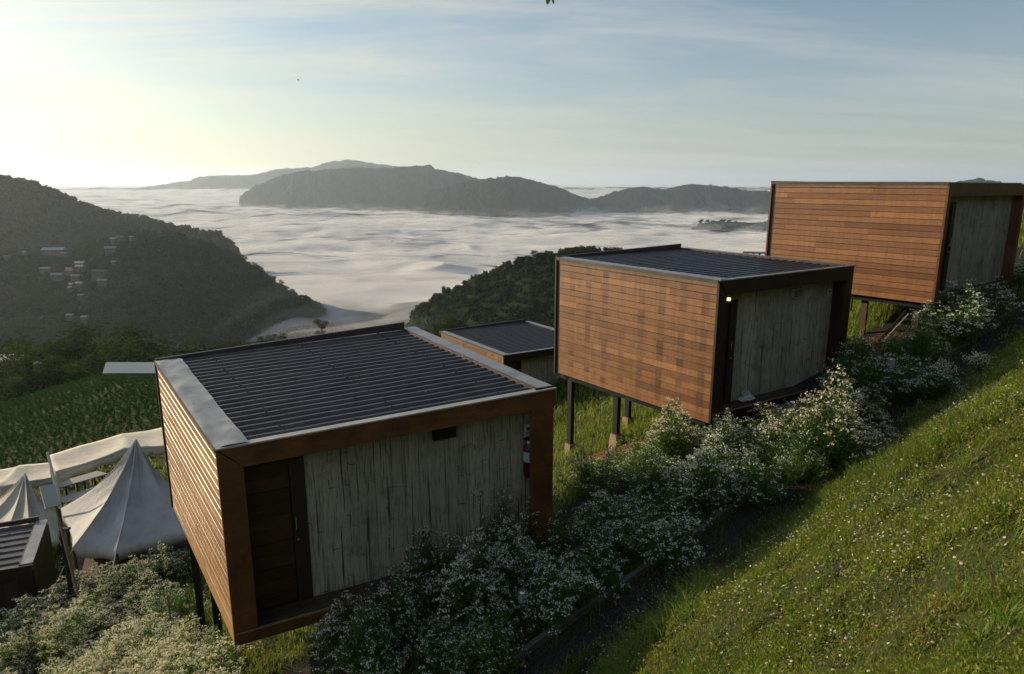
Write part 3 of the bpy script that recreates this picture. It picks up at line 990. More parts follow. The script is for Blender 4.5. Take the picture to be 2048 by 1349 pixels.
    for x in (0.10, Wd - 0.22): mb.box(x, x + 0.10, 0.2, D - 0.05, -0.14, 0.002)
    for y in (0.6, D / 2, D - 0.35): mb.box(0.202, Wd - 0.222, y, y + 0.08, -0.12, 0.0)
    mb.build('floor_beam', M['steel'], root)
    Mw = Matrix.Translation((A[0], A[1], A[2] - H)) @ Matrix.Rotation(a, 4, 'Z')
    for (x, y) in o['posts']:
        p = Mw @ Vector(f((x, y, 0)))
        zg = float(near_h(np.array([p.x]), np.array([p.y]))[0]) - p.z
        # undo the tilt of the sill
        px_, py_, pz_ = f((x, y, 0))
        mb = MB()
        w = 0.055
        foot = o.get('foot', 0.0)
        mb.box(px_ - w, px_ + w, py_ - w, py_ + w, zg - 0.3 + foot, pz_ - 0.12)
        mb.box(px_ - w - 0.01, px_ - w, py_ - w - 0.02, py_ + w + 0.02, zg - 0.3 + foot, pz_ - 0.12)
        po = mb.build('post', M['steel'] if idx != 3 else M['post_wood'], root)
        if foot:
            mb = MB()
            mb.add([(px_ - .14, py_ - .14, zg - .3), (px_ + .14, py_ - .14, zg - .3), (px_ + .14, py_ + .14, zg - .3), (px_ - .14, py_ + .14, zg - .3),
                    (px_ - .10, py_ - .10, zg + foot), (px_ + .10, py_ - .10, zg + foot), (px_ + .10, py_ + .10, zg + foot), (px_ - .10, py_ + .10, zg + foot)],
                   [(0, 3, 2, 1), (4, 5, 6, 7), (0, 1, 5, 4), (1, 2, 6, 5), (2, 3, 7, 6), (3, 0, 4, 7)])
            mb.build('footing', M['concrete'], po)
    return root, Mw, f


C1 = cabin(1, (-3.621, 7.917, -3.195), .421, .191, 4.642, 4.556, 2.753, .043, .032, dict(
    label='nearest timber cabin with a large ribbed roof and a fire extinguisher on its wall', side=M['siding_a'], frame=M['frame_a'], door=(0.28, 1.10),
    posts=[(0.2, 4.2), (0.2, 2.5), (2.3, 4.2), (4.4, 4.2), (4.4, 2.2)], short=False, lip=(0.018, 0.026), crumple=0.035, flash=0.36, stile2=0.36))
C2 = cabin(2, (3.846, 12.587, -1.769), .571, .088, 4.268, 4.54, 2.787, .002, .009, dict(
    label='middle timber cabin with a blotchy orange side and a small lit lamp over its door', side=M['siding_b'], frame=M['frame_b'], door=(0.16, 0.98),
    posts=[(0.3, 4.3), (0.3, 2.76), (4.0, 4.3), (2.2, 4.3), (4.0, 2.5)], short=True, edge='flashing', foot=0.33, stile=0.20, stile2=0.24, crumple=0.008, flash=0.20))
C3 = cabin(3, (9.719, 15.594, -0.002), .657, .013, 4.986, 4.319, 2.738, -.007, .003, dict(
    label='highest timber cabin at the right with long pale boards on its reddish side', side=M['siding_c'], frame=M['frame_c'], door=(0.30, 1.1),
    posts=[(0.3, 4.1), (0.3, 1.65), (0.35, 0.45), (4.6, 4.1), (4.6, 2.2)], short=False, edge='parapet', recess=0.22, parapet=0.035, stile=0.13, stile2=0.16, crumple=0.004))
C4 = cabin(4, (-.306, 25.372, -6.434), .621, .003, 4.822, 4.876, 2.7, -.023, .016, dict(
    label='small lower cabin half hidden between the nearest cabin roof and the middle cabin', side=M['siding_b'], frame=M['frame_b'], door=(0.25, 1.05),
    posts=[(0.2, 4.6), (0.2, 2.4), (4.5, 4.6), (4.5, 2.4)], short=True, edge='flashing', crumple=0.006, flash=0.22, rib=0.2))
# fifth cabin: mostly outside the frame at the lower left, roof edge only
p5 = ray(63, 1130) * 16.3
C5 = cabin(5, tuple(p5 - 4.3 * np.array([math.cos(.38), math.sin(.38), 0.0])), .38, .08, 4.3, 2.5, 1.5, .0, .0, dict(
    label='dark little cabin with a ribbed roof cut off by the left edge below the tents', side=M['frame_b'], frame=M['frame_b'], door=(0.28, 1.10),
    posts=[(0.3, 2.2), (4.0, 2.2)], short=True, edge='parapet', wall='deck', flash=0.1, rib=0.33, door_h=1.05))


def on_cabin(C, p):
    return C[1] @ Vector(C[2](p))


def local(C, mb):
    root, Mw, f = C
    mb.f = lambda p: tuple(Mw @ Vector(f(p)))
    return mb


# fire extinguisher hanging on the nearest cabin
H1 = 2.753
ex = empty('fire_extinguisher', (0, 0, 0), label='red fire extinguisher with a blue-white label hung on the nearest cabin wall', cat='fire extinguisher')
xc, yc, zt = 4.42, 0.255, H1 - 0.90
mb = local(C1, MB()); mb.lathe([(0.0, -0.56), (0.07, -0.56), (0.085, -0.53), (0.087, -0.10), (0.075, -0.05), (0.03, -0.01), (0.028, 0.03), (0, 0.03)], (xc, yc, zt), 20); mb.build('cylinder', M['red'], ex, smooth_=True)
mb = local(C1, MB()); mb.lathe([(0.0885, -0.30), (0.0885, -0.14)], (xc, yc, zt), 20); mb.build('label', M['label'], ex, smooth_=True, recalc=False)
mb = local(C1, MB()); mb.lathe([(0.036, -0.018), (0.033, 0.03)], (xc, yc, zt), 12); mb.build('collar', M['paper'], ex, recalc=False)
mb = local(C1, MB())
for k in range(10):
    a0, a1 = 2 * math.pi * k / 10, 2 * math.pi * (k + 1) / 10
    P = []
    for aa in (a0, a1):
        for r_ in (0.018, 0.030):
            xx = math.cos(aa) * r_ * 1.3 - 0.02
            zz_ = math.sin(aa) * r_ - 0.215
            P.append((xc + xx, yc - math.sqrt(max(0.0895 ** 2 - xx ** 2, 0.0001)) - 0.0015, zt + zz_))
    mb.add(P, [(0, 1, 3, 2)])
mb.build('emblem', M['label_green'], ex, recalc=False)
mb = local(C1, MB())
mb.box(xc - 0.02, xc + 0.02, yc - 0.02, yc + 0.02, zt + 0.03, zt + 0.07)
mb.box(xc - 0.10, xc + 0.03, yc - 0.012, yc + 0.012, zt + 0.07, zt + 0.085); mb.box(xc - 0.09, xc, yc - 0.01, yc + 0.01, zt + 0.045, zt + 0.055)
mb.tube([(xc + 0.02, yc, zt + 0.05), (xc + 0.09, yc, zt + 0.03), (xc + 0.105, yc, zt - 0.1), (xc + 0.10, yc, zt - 0.35)], 0.011)
mb.box(xc - 0.015, xc + 0.015, yc + 0.01, 0.347, zt + 0.0, zt + 0.04)
mb.build('valve', M['black'], ex)


def notice(C, x, z, Rc, lab, w=0.14, h=0.20):
    mb = local(C, MB()); mb.box(x - w / 2, x + w / 2, Rc - 0.012, Rc - 0.008, z - h / 2, z + h / 2)
    o = mb.build('notice', M['paper'], None, label=lab, cat='notice')
    mb = local(C, MB())
    rr = random.Random(int(x * 100))
    mb.box(x - 0.035, x + 0.03, Rc - 0.0142, Rc - 0.0125, z - 0.005, z + 0.05)
    for k in range(4): mb.box(x - w * 0.40, x - w * 0.40 + w * rr.uniform(0.45, 0.8), Rc - 0.0142, Rc - 0.0125, z - 0.03 - k * 0.015, z - 0.024 - k * 0.015)
    mb.build('print', M['ink'], o)


notice(C1, 4.46, H1 - 0.74, 0.35, 'small white paper notice above the fire extinguisher on the nearest cabin')
notice(C2, 4.05, 2.787 - 0.62, 0.35, 'small white paper notice high on the right of the middle cabin wall', 0.13, 0.17)


def vent(C, x, z, Rc, lab, m1, m2):
    e = empty('vent_box', (0, 0, 0), label=lab, cat='vent box')
    mb = local(C, MB()); mb.box(x - 0.17, x + 0.17, Rc - 0.07, Rc - 0.008, z - 0.09, z + 0.09); mb.build('case', m1, e)
    mb = local(C, MB())
    for k in range(5): mb.box(x - 0.15, x + 0.15, Rc - 0.078, Rc - 0.072, z - 0.07 + k * 0.03, z - 0.055 + k * 0.03)
    mb.build('louvre', m2, e)


vent(C1, 3.08, H1 - 0.50, 0.35, 'dark louvred vent box under the roof edge of the nearest cabin', M['steel'], M['black'])
vent(C2, 2.85, 2.787 - 0.52, 0.35, 'pale vent box on the middle cabin wall under its roof edge', M['board'], M['post_wood'])
# lit lamp over the middle cabin's door
e = empty('wall_lamp', (0, 0, 0), label='small glowing wall lamp above the door of the middle cabin', cat='lamp')
mb = local(C2, MB()); mb.lathe([(0.0, 0.0), (0.035, 0.0), (0.042, 0.03), (0.035, 0.06), (0, 0.06)], (0.56, 0.22, 2.787 - 0.46), 14); mb.build('bulb', M['lamp_lit'], e, smooth_=True)
mb = local(C2, MB()); mb.box(0.50, 0.62, 0.27, 0.34, 2.787 - 0.47, 2.787 - 0.38); mb.tube([(0.56, 0.27, 2.787 - 0.40), (0.56, 0.225, 2.787 - 0.398)], 0.012); mb.build('bracket', M['chrome'], e)
# crumpled bag on the middle cabin's deck
mb = local(C2, MB())
P, Fc = [], []
n1, n2 = 22, 12
for j in range(n2 + 1):
    for i in range(n1):
        th, ph = 2 * math.pi * i / n1, math.pi * j / n2
        k = 1 + 0.35 * fbm(np.array([3 * math.cos(th) + 5]), np.array([3 * math.sin(th) + 4 * ph]), 3)[0]
        P.append((1.30 + 0.20 * k * math.sin(ph) * math.cos(th), 0.20 + 0.10 * k * math.sin(ph) * math.sin(th), 0.17 + 0.065 + 0.065 * math.cos(ph) * k + (0.07 if j < 2 and i % 4 == 0 else 0)))
for j in range(n2):
    for i in range(n1): Fc.append((j * n1 + i, j * n1 + (i + 1) % n1, (j + 1) * n1 + (i + 1) % n1, (j + 1) * n1 + i))
mb.add(P, Fc)
b = mb.build('plastic_bag', M['plastic_bag'], None, label='crumpled white plastic bag lying on the middle cabin deck', cat='bag')
mb = local(C2, MB()); mb.tube([(1.18, 0.18, 0.30), (1.12, 0.17, 0.38), (1.16, 0.16, 0.44), (1.22, 0.17, 0.37), (1.25, 0.18, 0.30)], [0.02, 0.012, 0.008, 0.012, 0.02], 6); mb.build('handle', M['plastic_bag'], b)


# ------------------------------------------------------------------ tents, marquees, tables
def P_(px, py, t):
    return ray(px, py) * t


def gz(x, y):
    return float(near_h(np.array([x]), np.array([y]))[0])


def tent(name_label, apex, ring, sag, seed, skirt=0.28, m=M['canvas']):
    """cloth hung from one peak over a ring of corners"""
    root = empty('tent', (apex[0], apex[1], min(p[2] for p in ring) - 0.3), label=name_label, cat='tent', group='peaked canvas tents below the cabins')
    o0 = np.array([apex[0], apex[1], min(p[2] for p in ring) - 0.3])
    A = np.array(apex) - o0
    C = [np.array(p) - o0 for p in ring]
    K, NR = 22, 26
    pts = []
    nC = len(C)
    for c in range(nC):
        for k in range(K):
            t = k / K
            p = C[c] * (1 - t) + C[(c + 1) % nC] * t
            cen = sum(C) / nC
            edge = math.sin(math.pi * t)
            p = p + (cen - p) * 0.07 * edge + np.array([0, 0, -0.05 * edge])
            pts.append((p, t, c))
    V, Fc = [], []
    rng = np.random.default_rng(seed)
    N = len(pts)
    for r in range(NR + 1):
        u = (r / NR) ** 0.9
        for i, (p, t, c) in enumerate(pts):
            q = A * (1 - u) + p * u
            edge = math.sin(math.pi * t)
            nrm = np.array([p[0], p[1], 0]) - np.array([A[0], A[1], 0]); nrm = nrm / (np.linalg.norm(nrm) + 1e-6)
            fold = 0.012 * math.sin(i * 0.9 + c * 2 + 2 * fbm(np.array([i * 0.13 + seed]), np.array([u * 2.5]), 2)[0] * 3) * (1 - u) * u * 4
            fold += 0.05 * fbm(np.array([i * 0.10 + seed]), np.array([u * 1.4]), 3)[0] * edge
            q = q - nrm * (sag * math.sin(math.pi * u) * (0.55 + 0.45 * edge)) + nrm * fold - np.array([0, 0, sag * 0.35 * math.sin(math.pi * u)])
            V.append(q)
    for i, (p, t, c) in enumerate(pts):     # skirt
        q = V[NR * N + i].copy(); q[2] -= skirt * (0.9 + 0.06 * math.sin(i * 0.35)); q[:2] *= 0.985
        V.append(q)
    for r in range(NR + 1):
        for i in range(N):
            Fc.append((r * N + i, r * N + (i + 1) % N, (r + 1) * N + (i + 1) % N, (r + 1) * N + i))
    me = np_mesh('canvas', V, Fc, [m], smooth_=True)
    ob = link('canvas', me, root)
    md = ob.modifiers.new('thickness', 'SOLIDIFY'); md.thickness = 0.006
    # seam welts on the hips, centre pole, corner pegs
    mb = MB()
    for c in range(nC):
        mb.tube([tuple(V[r * N + c * K] - np.array([0, 0, 0.002])) for r in range(0, NR + 1, 2)], 0.020, 6)
    mb.build('hem', m, root, kind='stuff')
    for c in range(3):
        e_ = C[c] * 1.0 + (C[c] - np.array([A[0], A[1], C[c][2]])) * 0.55
        e_[2] = gz(e_[0] + o0[0], e_[1] + o0[1]) - o0[2]
        mb = MB(); mb.tube([tuple(C[c]), tuple(e_)], 0.008, 5); mb.build('guy_rope', M['paper'], root)
    mb = MB(); mb.tube([tuple(A - np.array([0, 0, 0.03])), tuple(np.array([A[0], A[1], gz(apex[0], apex[1]) - o0[2]]))], 0.03, 8)
    mb.build('pole', M['post_wood'], root)
    for c in range(nC):
        g_ = gz(C[c][0] + o0[0], C[c][1] + o0[1]) - o0[2]
        if C[c][2] - g_ > 0.25:
            mb = MB(); mb.tube([tuple(C[c] * 0.985 + np.array([0, 0, -0.02])), (C[c][0] * 0.985, C[c][1] * 0.985, g_ - 0.2)], 0.035, 8)
            mb.build('leg', M['post_wood'], root)
    return root


T1 = tent('large white peaked tent beside the nearest cabin, lit on its left side', P_(272, 880, 18.6),
          [P_(145, 1098, 16.6), P_(232, 1104, 16.5), P_(376, 1066, 17.3), P_(405, 1015, 19.6), P_(300, 985, 21.8), P_(117, 1020, 19.4)], 0.34, 3)
T2 = tent('smaller white peaked tent behind the little ribbed roof at the left edge', P_(50, 948, 22.6),
          [P_(2, 1092, 20.2), P_(62, 1102, 19.8), P_(118, 1082, 20.6), P_(128, 1035, 24), P_(20, 1012, 25.6), P_(-80, 1040, 23.5), P_(-70, 1075, 21)], 0.30, 8, m=M['canvas2'])

# timber deck under the large tent
c = (P_(145, 1098, 16.6) + P_(246, 1098, 15.9) + P_(395, 1062, 16.6) + P_(300, 985, 21.8)) / 4
zt = P_(145, 1098, 16.6)[2] - 0.62
root = empty('tent_platform', (c[0], c[1], zt), R(33), label='raised timber deck under the large white tent', cat='platform')
mb = MB()
for k in range(18): mb.box(-1.5, 1.9, -1.2 + k * 0.18, -1.2 + k * 0.18 + 0.172, -0.03, 0.0, random.random())
mb.build('deck', M['weathered'], root)
mb = MB(); mb.box(-1.52, 1.92, -1.24, -1.205, -0.22, 0.002, 0.5)
mb.build('skirting', M['weathered'], root)
for (x, y) in ((-1.4, -1.1), (0, -1.1), (1.8, -1.1), (-1.4, 1.9), (1.8, 1.9)):
    wx = c[0] + x * math.cos(R(33)) - y * math.sin(R(33)); wy = c[1] + x * math.sin(R(33)) + y * math.cos(R(33))
    mb = MB(); mb.box(x - 0.05, x + 0.05, y - 0.05, y + 0.05, gz(wx, wy) - zt - 0.2, -0.032); mb.build('leg', M['post_wood'], root)
# guy pole and the panel on its dark post
mb = MB(); mb.tube([tuple(P_(95, 905, 19.4)), tuple(P_(112, 975, 19.0)), tuple(P_(122, 1035, 18.9))], 0.035, 8)
mb.tube([tuple(P_(122, 1035, 18.9)), tuple(P_(134, 1090, 18.8))], 0.03, 8)
mb.build('leaning_pole', M['pipe'], None, label='pale leaning pole wrapped in cloth at the marquee corner', cat='pole')
a_, b_ = P_(112, 1015, 15.2), P_(152, 1165, 14.6)
mb = MB(); mb.tube([tuple(a_), tuple(b_ - np.array([0, 0, .3]))], 0.028, 8)
mb.build('bamboo_pole', M['weathered'], None, label='thin leaning bamboo pole in front of the large tent corner', cat='pole')
lp = empty('solar_lamp', (0, 0, 0), label='square pale solar panel on a dark post in front of the tents', cat='lamp')
pt = P_(116, 1018, 15.4); pb = np.array([pt[0], pt[1], gz(pt[0], pt[1]) - 0.2])
mb = MB(); mb.tube([tuple(pt), tuple(pb)], [0.045, 0.055], 10); mb.build('post', M['steel'], lp)
q_ = [P_(79, 973, 15.6), P_(108, 968, 15.9), P_(121, 1010, 15.2), P_(91, 1018, 14.9)]
nn = np.cross(q_[1] - q_[0], q_[3] - q_[0]); nn /= np.linalg.norm(nn)
if nn[2] > 0: nn = -nn
mb = MB(); mb.add([tuple(p) for p in q_] + [tuple(p + nn * 0.025) for p in q_], [(0, 1, 2, 3), (7, 6, 5, 4), (0, 4, 5, 1), (1, 5, 6, 2), (2, 6, 7, 3), (3, 7, 4, 0)])
mb.build('panel', M['board'], lp)
mb = MB(); mb.tube([tuple((q_[0] + q_[2]) / 2 + nn * 0.03), tuple(pt - np.array([0, 0, 0.03]))], 0.02, 8); mb.build('bracket', M['steel'], lp)
mb = MB(); u_ = P_(128, 1058, 15.2); mb.tube([tuple(P_(118, 1060, 15.4)), tuple(u_)], 0.015, 6); mb.box(u_[0] - .06, u_[0] + .12, u_[1] - .05, u_[1] + .05, u_[2] - .03, u_[2] + .02)
mb.build('lamp_head', M['black'], lp)


def marquee(lab, F, B, seed, drop=0.34):
    """long low cloth roof: F front eave points, B back edge points, poles to the ground"""
    o0 = np.array([F[0][0], F[0][1], gz(F[0][0], F[0][1])])
    root = empty('marquee', tuple(o0), label=lab, cat='marquee', group='long white marquees beside the crop field')
    V, Fc = [], []
    nu, nv = 16, 12
    cols = []
    for k in range(len(F) - 1):
        for i in range(nu + (k == len(F) - 2)):
            cols.append((k, i / nu))
    for (k, t) in cols:
        f_, b_ = F[k] * (1 - t) + F[k + 1] * t, B[k] * (1 - t) + B[k + 1] * t
        for j in range(nv + 1):
            v = j / nv
            q = f_ * (1 - v) + b_ * v
            s_ = 0.10 * math.sin(math.pi * v) * math.sin(math.pi * t)
            w = 0.05 * fbm(np.array([t * 2.2 + k * 3 + seed]), np.array([v * 1.8 + t]), 3)[0]
            V.append(q - o0 + np.array([0, 0, -s_ + w]))
        V.append(f_ - o0 + np.array([0.0, 0.02, -drop * (0.9 + 0.12 * math.sin(t * 19 + k))]))
    n_ = nv + 2
    for i in range(len(cols) - 1):
        for j in range(nv): Fc.append((i * n_ + j, (i + 1) * n_ + j, (i + 1) * n_ + j + 1, i * n_ + j + 1))
        Fc.append((i * n_, i * n_ + nv + 1, (i + 1) * n_ + nv + 1, (i + 1) * n_))
    ob = link('canvas', np_mesh('canvas', V, Fc, [M['canvas2']], smooth_=True), root)
    md = ob.modifiers.new('thickness', 'SOLIDIFY'); md.thickness = 0.006
    for p in [F[0], F[-1], B[0], B[-1], F[1]]:
        q = p - o0; g_ = gz(p[0], p[1]) - o0[2]
        mb = MB(); mb.tube([tuple(q + np.array([0, 0, -0.02])), (q[0], q[1], g_ - 0.1)], 0.025, 8); mb.build('leg', M['pipe'], root)
    mb = MB(); mb.tube([tuple(p - o0 + np.array([0, 0, -0.03])) for p in F], 0.022, 8); mb.build('rail', M['pipe'], root)
    mb = MB(); mb.tube([tuple(p - o0 + np.array([0, 0, -0.03])) for p in B], 0.022, 8); mb.build('rail', M['pipe'], root)
    return root


marquee('long white marquee behind the large peaked tent', [P_(112, 947, 20.2), P_(258, 896, 22.6), P_(345, 892, 23.2)],
        [P_(97, 911, 22.6), P_(244, 868, 25.4), P_(350, 852, 26)], 2)
marquee('second white marquee behind the smaller tent at the left', [P_(-60, 990, 23), P_(0, 975, 24), P_(112, 953, 26)],
        [P_(-60, 955, 26), P_(38, 931, 28), P_(112, 925, 29.5)], 6)


def long_table(p0, p1, lab):
    d = (p1 - p0); L = float(np.hypot(d[0], d[1])); a = math.atan2(d[1], d[0])
    g_ = gz(p0[0], p0[1])
    root = empty('long_table', (p0[0], p0[1], p0[2] - 0.75), a, label=lab, cat='table', group='long tables under the marquees')
    sl = d[2] / L
    f = lambda p: (p[0], p[1], p[2] + p[0] * sl)
    mb = MB(f); mb.box(0, L, -0.32, 0.32, 0.72, 0.76); mb.build('table_top', M['table'], root)
    for x in (0.2, L / 2, L - 0.2):
        for y in (-0.25, 0.25):
            wx, wy = p0[0] + x * math.cos(a) - y * math.sin(a), p0[1] + x * math.sin(a) + y * math.cos(a)
            mb = MB(f); mb.box(x - 0.025, x + 0.025, y - 0.025, y + 0.025, gz(wx, wy) - (p0[2] - 0.75) - x * sl - 0.05, 0.718); mb.build('leg', M['steel'], root)
    for y in (-0.62, 0.62):
        mb = MB(f); mb.box(0.05, L - 0.05, y - 0.13, y + 0.13, 0.40, 0.44)
        for x in (0.3, L - 0.3): mb.box(x - 0.02, x + 0.02, y - 0.1, y + 0.1, -0.3, 0.398)
        mb.build('bench', M['table'], root)


long_table(P_(112, 972, 26.5), P_(205, 945, 28.2), 'long pale table with benches seen under the marquee edge')
long_table(P_(120, 1003, 25.5), P_(215, 975, 27.2), 'nearer long table in the grass beneath the marquee')

# railing of a terrace far behind the highest cabin
rl = empty('terrace', (0, 0, 0), label='small dark railed terrace beyond the highest cabin', cat='terrace')
r0, r1 = P_(1487, 521, 30), P_(1600, 527, 27)
mb = MB(); mb.tube([tuple(P_(1487, 505, 30)), tuple(P_(1600, 508, 27))], 0.05, 6); mb.build('handrail', M['steel'], rl)
for k in range(9):
    t = k / 8
    a_ = P_(1495, 505, 30) * (1 - t) + P_(1600, 508, 27) * t
    mb = MB(); mb.tube([tuple(a_), tuple(a_ - np.array([0, 0, 0.42]))], 0.04, 6); mb.build('baluster', M['steel'], rl)
mb = MB()
for (x0, y0) in ((r0[0], r0[1]),): mb.tube([(r0[0], r0[1], r0[2]), (r0[0], r0[1], gz(r0[0], r0[1]) - 0.3)], 0.06, 6)
mb.build('post', M['steel'], rl)
mb = MB(); v_ = r1 - r0; w_ = np.array([-v_[1], v_[0], 0]) / np.hypot(v_[0], v_[1]) * 2.0
mb.add([tuple(p) for p in (r0, r1, r1 + w_, r0 + w_)] + [tuple(p - np.array([0, 0, .1])) for p in (r0, r1, r1 + w_, r0 + w_)],
       [(0, 1, 2, 3), (7, 6, 5, 4), (0, 4, 5, 1), (1, 5, 6, 2), (2, 6, 7, 3), (3, 7, 4, 0)])
mb.build('deck', M['steel'], rl)

# ------------------------------------------------------------------ village, sheds
def hit_land(px, py, k):
    v = ray(px, py); v = v / math.hypot(v[0], v[1])
    d = np.linspace(250, 2200, 9000)
    az_ = math.atan2(v[0], v[1])
    h = ridge_h(k, np.full_like(d, az_), d)
    i = int(np.argmax(v[2] * d < h))
    return v * d[i], d[i]


HOUSES = [   # px, py, width px, roof, ridge, label
    (110, 505, 42, 'house_roof2', 'long teal-roofed hall left of the village'), (128, 511, 12, 'house_roof2', 'low annex at the right end of the long teal-roofed hall'),
    (222, 502, 20, 'house_roof', 'slanting pale long roof on the slope above the village'), (228, 481, 12, 'house_roof', 'bright little roof at the left of the topmost row'),
    (241, 478, 13, 'house_roof', 'grey hut in the middle of the topmost row'), (264, 478, 8, 'house_roof', 'smallest white hut at the right of the topmost row'),
    (162, 532, 20, 'house_roof', 'upper one of two parallel pale roofs in the village'), (162, 539, 18, 'house_roof', 'lower one of two parallel pale roofs in the village'),
    (91, 543, 17, 'house_roof', 'pale house at the left end of the village'), (138, 542, 9, 'house_roof', 'tiny white hut left of the parallel roofs'),
    (142, 547, 18, 'house_roof3', 'rust-roofed house at the middle of the village'), (116, 556, 22, 'house_roof', 'white-walled house below the left end of the village'),
    (152, 557, 15, 'house_roof', 'lilac-grey house below the rust-roofed one'), (200, 550, 28, 'house_roof3', 'broad brown roof at the right end of the village'),
    (206, 567, 18, 'house_roof', 'pale house just below the broad brown roof'), (160, 571, 14, 'house_roof', 'narrow pale roof under the lilac-grey house'),
    (144, 573, 7, 'house_roof', 'small hut left of the narrow pale roof'), (142, 580, 7, 'house_roof', 'lowest of the small huts in the village core'),
    (163, 596, 9, 'house_roof', 'single bright white roof below the village'), (141, 636, 12, 'house_roof', 'white hut among trees far below the village'),
    (171, 640, 13, 'house_roof', 'thin pale roof right of the hut far below the village'), (50, 508, 5, 'house_roof', 'lone white speck of a hut at the far left of the slope'),
    (15, 517, 11, 'house_roof3', 'dull brown house at the left edge of the slope'), (229, 528, 8, 'house_roof', 'lone pale roof right of the slanting long roof')]
HP = []
for i, (px, py, wpx, rf, lab) in enumerate(HOUSES):
    p, d = hit_land(px, py + 4, 'spur')
    if i < 1: pass
    w = wpx / FPX * d * 0.82
    dp = min(max(w * 0.5, 3.0), 9)
    hgt = min(2.6, max(1.8, w * 0.3))
    HP.append((p[0], p[1], w))
    rz = random.uniform(-0.25, 0.25)
    root = empty('house', (p[0], p[1], p[2] + 2.2), rz, label=lab, cat='house', group='houses of the hillside village')
    mb = MB(); mb.box(-w / 2, w / 2, -dp / 2, dp / 2, -8, hgt); wl = mb.build('wall', M['house_wall'], root)
    mb = MB()
    rh = min(dp * 0.35, 2.2)
    ov = 0.5
    mb.add([(-w / 2 - ov, -dp / 2 - ov, hgt + 0.01), (w / 2 + ov, -dp / 2 - ov, hgt + 0.01), (w / 2 + ov, dp / 2 + ov, hgt + 0.01), (-w / 2 - ov, dp / 2 + ov, hgt + 0.01), (-w / 2 - ov, 0, hgt + rh), (w / 2 + ov, 0, hgt + rh)],
           [(0, 1, 5, 4), (2, 3, 4, 5), (0, 4, 3), (1, 2, 5), (0, 3, 2, 1)])
    mb.build('roof', M[rf], root)
    if w > 6:
        for k in range(max(1, int(w / 4))):
            x = -w / 2 + (k + 0.5) * w / max(1, int(w / 4))
            mb = MB(); mb.box(x - 0.6, x + 0.6, -dp / 2 - 0.04, -dp / 2 - 0.005, hgt * 0.35, hgt * 0.8); mb.build('window', M['house_dark'], root)


def shed(pts, t, drop, m, lab, cat='shed'):
    """low building at the rim of the field: four roof corners given with their distances"""
    Q = [P_(px, py, tt) for (px, py), tt in zip(pts, t)]
    root = empty('shed', tuple(Q[0] - np.array([0, 0, drop])), label=lab, cat=cat)
    o0 = Q[0] - np.array([0, 0, drop])
    Q = [q - o0 for q in Q]
    mb = MB()
    n_ = 40
    for k in range(n_):
        a0, a1 = k / n_, (k + 0.96) / n_
        v = [Q[0] * (1 - a0) + Q[1] * a0, Q[0] * (1 - a1) + Q[1] * a1, Q[3] * (1 - a1) + Q[2] * a1, Q[3] * (1 - a0) + Q[2] * a0]
        mb.add([tuple(x + np.array([0, 0, 0.03 * (k % 2)])) for x in v] + [tuple(x - np.array([0, 0, 0.12])) for x in v], [(0, 1, 2, 3), (7, 6, 5, 4), (0, 4, 5, 1), (1, 5, 6, 2), (2, 6, 7, 3), (3, 7, 4, 0)], random.random())
    mb.build('roof', m, root)
    mb = MB()
    B = [q * 0.97 - np.array([0, 0, 0.14]) for q in Q]
    mb.add([tuple(b) for b in B] + [(b[0], b[1], -drop) for b in B], [(0, 1, 2, 3), (7, 6, 5, 4), (0, 4, 5, 1), (1, 5, 6, 2), (2, 6, 7, 3), (3, 7, 4, 0)])
    mb.build('wall', M['house_wall'], root)


shed([(205, 747), (330, 747), (320, 725), (212, 725)], [92, 96, 104, 100], 2.2, M['shed_roof'], 'long blue-grey ribbed roof at the far edge of the crop field')
shed([(0, 722), (48, 719), (48, 708), (0, 709)], [118, 120, 128, 128], 2.5, M['house_roof'], 'pale low building at the left edge beyond the crop field')
shed([(66, 728), (84, 727), (84, 724), (68, 724)], [110, 110, 113, 113], 1.5, M['house_roof'], 'tiny white shed roof just beyond the crop field')


# ------------------------------------------------------------------ plant tools
def quad_leaves(C, D, N_, L, Wd):
    """diamond leaves: centre base C, direction D, side vector from N_, length L, width Wd -> (n*4,3)"""
    D = D / (np.linalg.norm(D, axis=1, keepdims=True) + 1e-9)
    S = np.cross(D, N_); S /= (np.linalg.norm(S, axis=1, keepdims=True) + 1e-9)
    L = np.asarray(L).reshape(-1, 1); Wd = np.asarray(Wd).reshape(-1, 1)
    return np.stack([C, C + D * L * 0.45 + S * Wd / 2, C + D * L, C + D * L * 0.45 - S * Wd / 2], 1).reshape(-1, 3)


def quads(n, start=0):
    return (np.arange(n * 4).reshape(n, 4) + start)


def rand_dir(n, rng, up=0.0):
    v = rng.normal(size=(n, 3)); v[:, 2] += up
    return v / np.linalg.norm(v, axis=1, keepdims=True)


def thin_tube(P0, P1, w):
    """two crossed strips from P0 to P1 (n,3)"""
    D = P1 - P0
    s1 = np.cross(D, [0, 0, 1.0]); s1 /= (np.linalg.norm(s1, axis=1, keepdims=True) + 1e-9)
    s2 = np.cross(D, s1); s2 /= (np.linalg.norm(s2, axis=1, keepdims=True) + 1e-9)
    out = []
    for s_ in (s1, s2): out.append(np.stack([P0 - s_ * w, P0 + s_ * w, P1 + s_ * w * 0.7, P1 - s_ * w * 0.7], 1))
    return np.concatenate(out, 0).reshape(-1, 3)


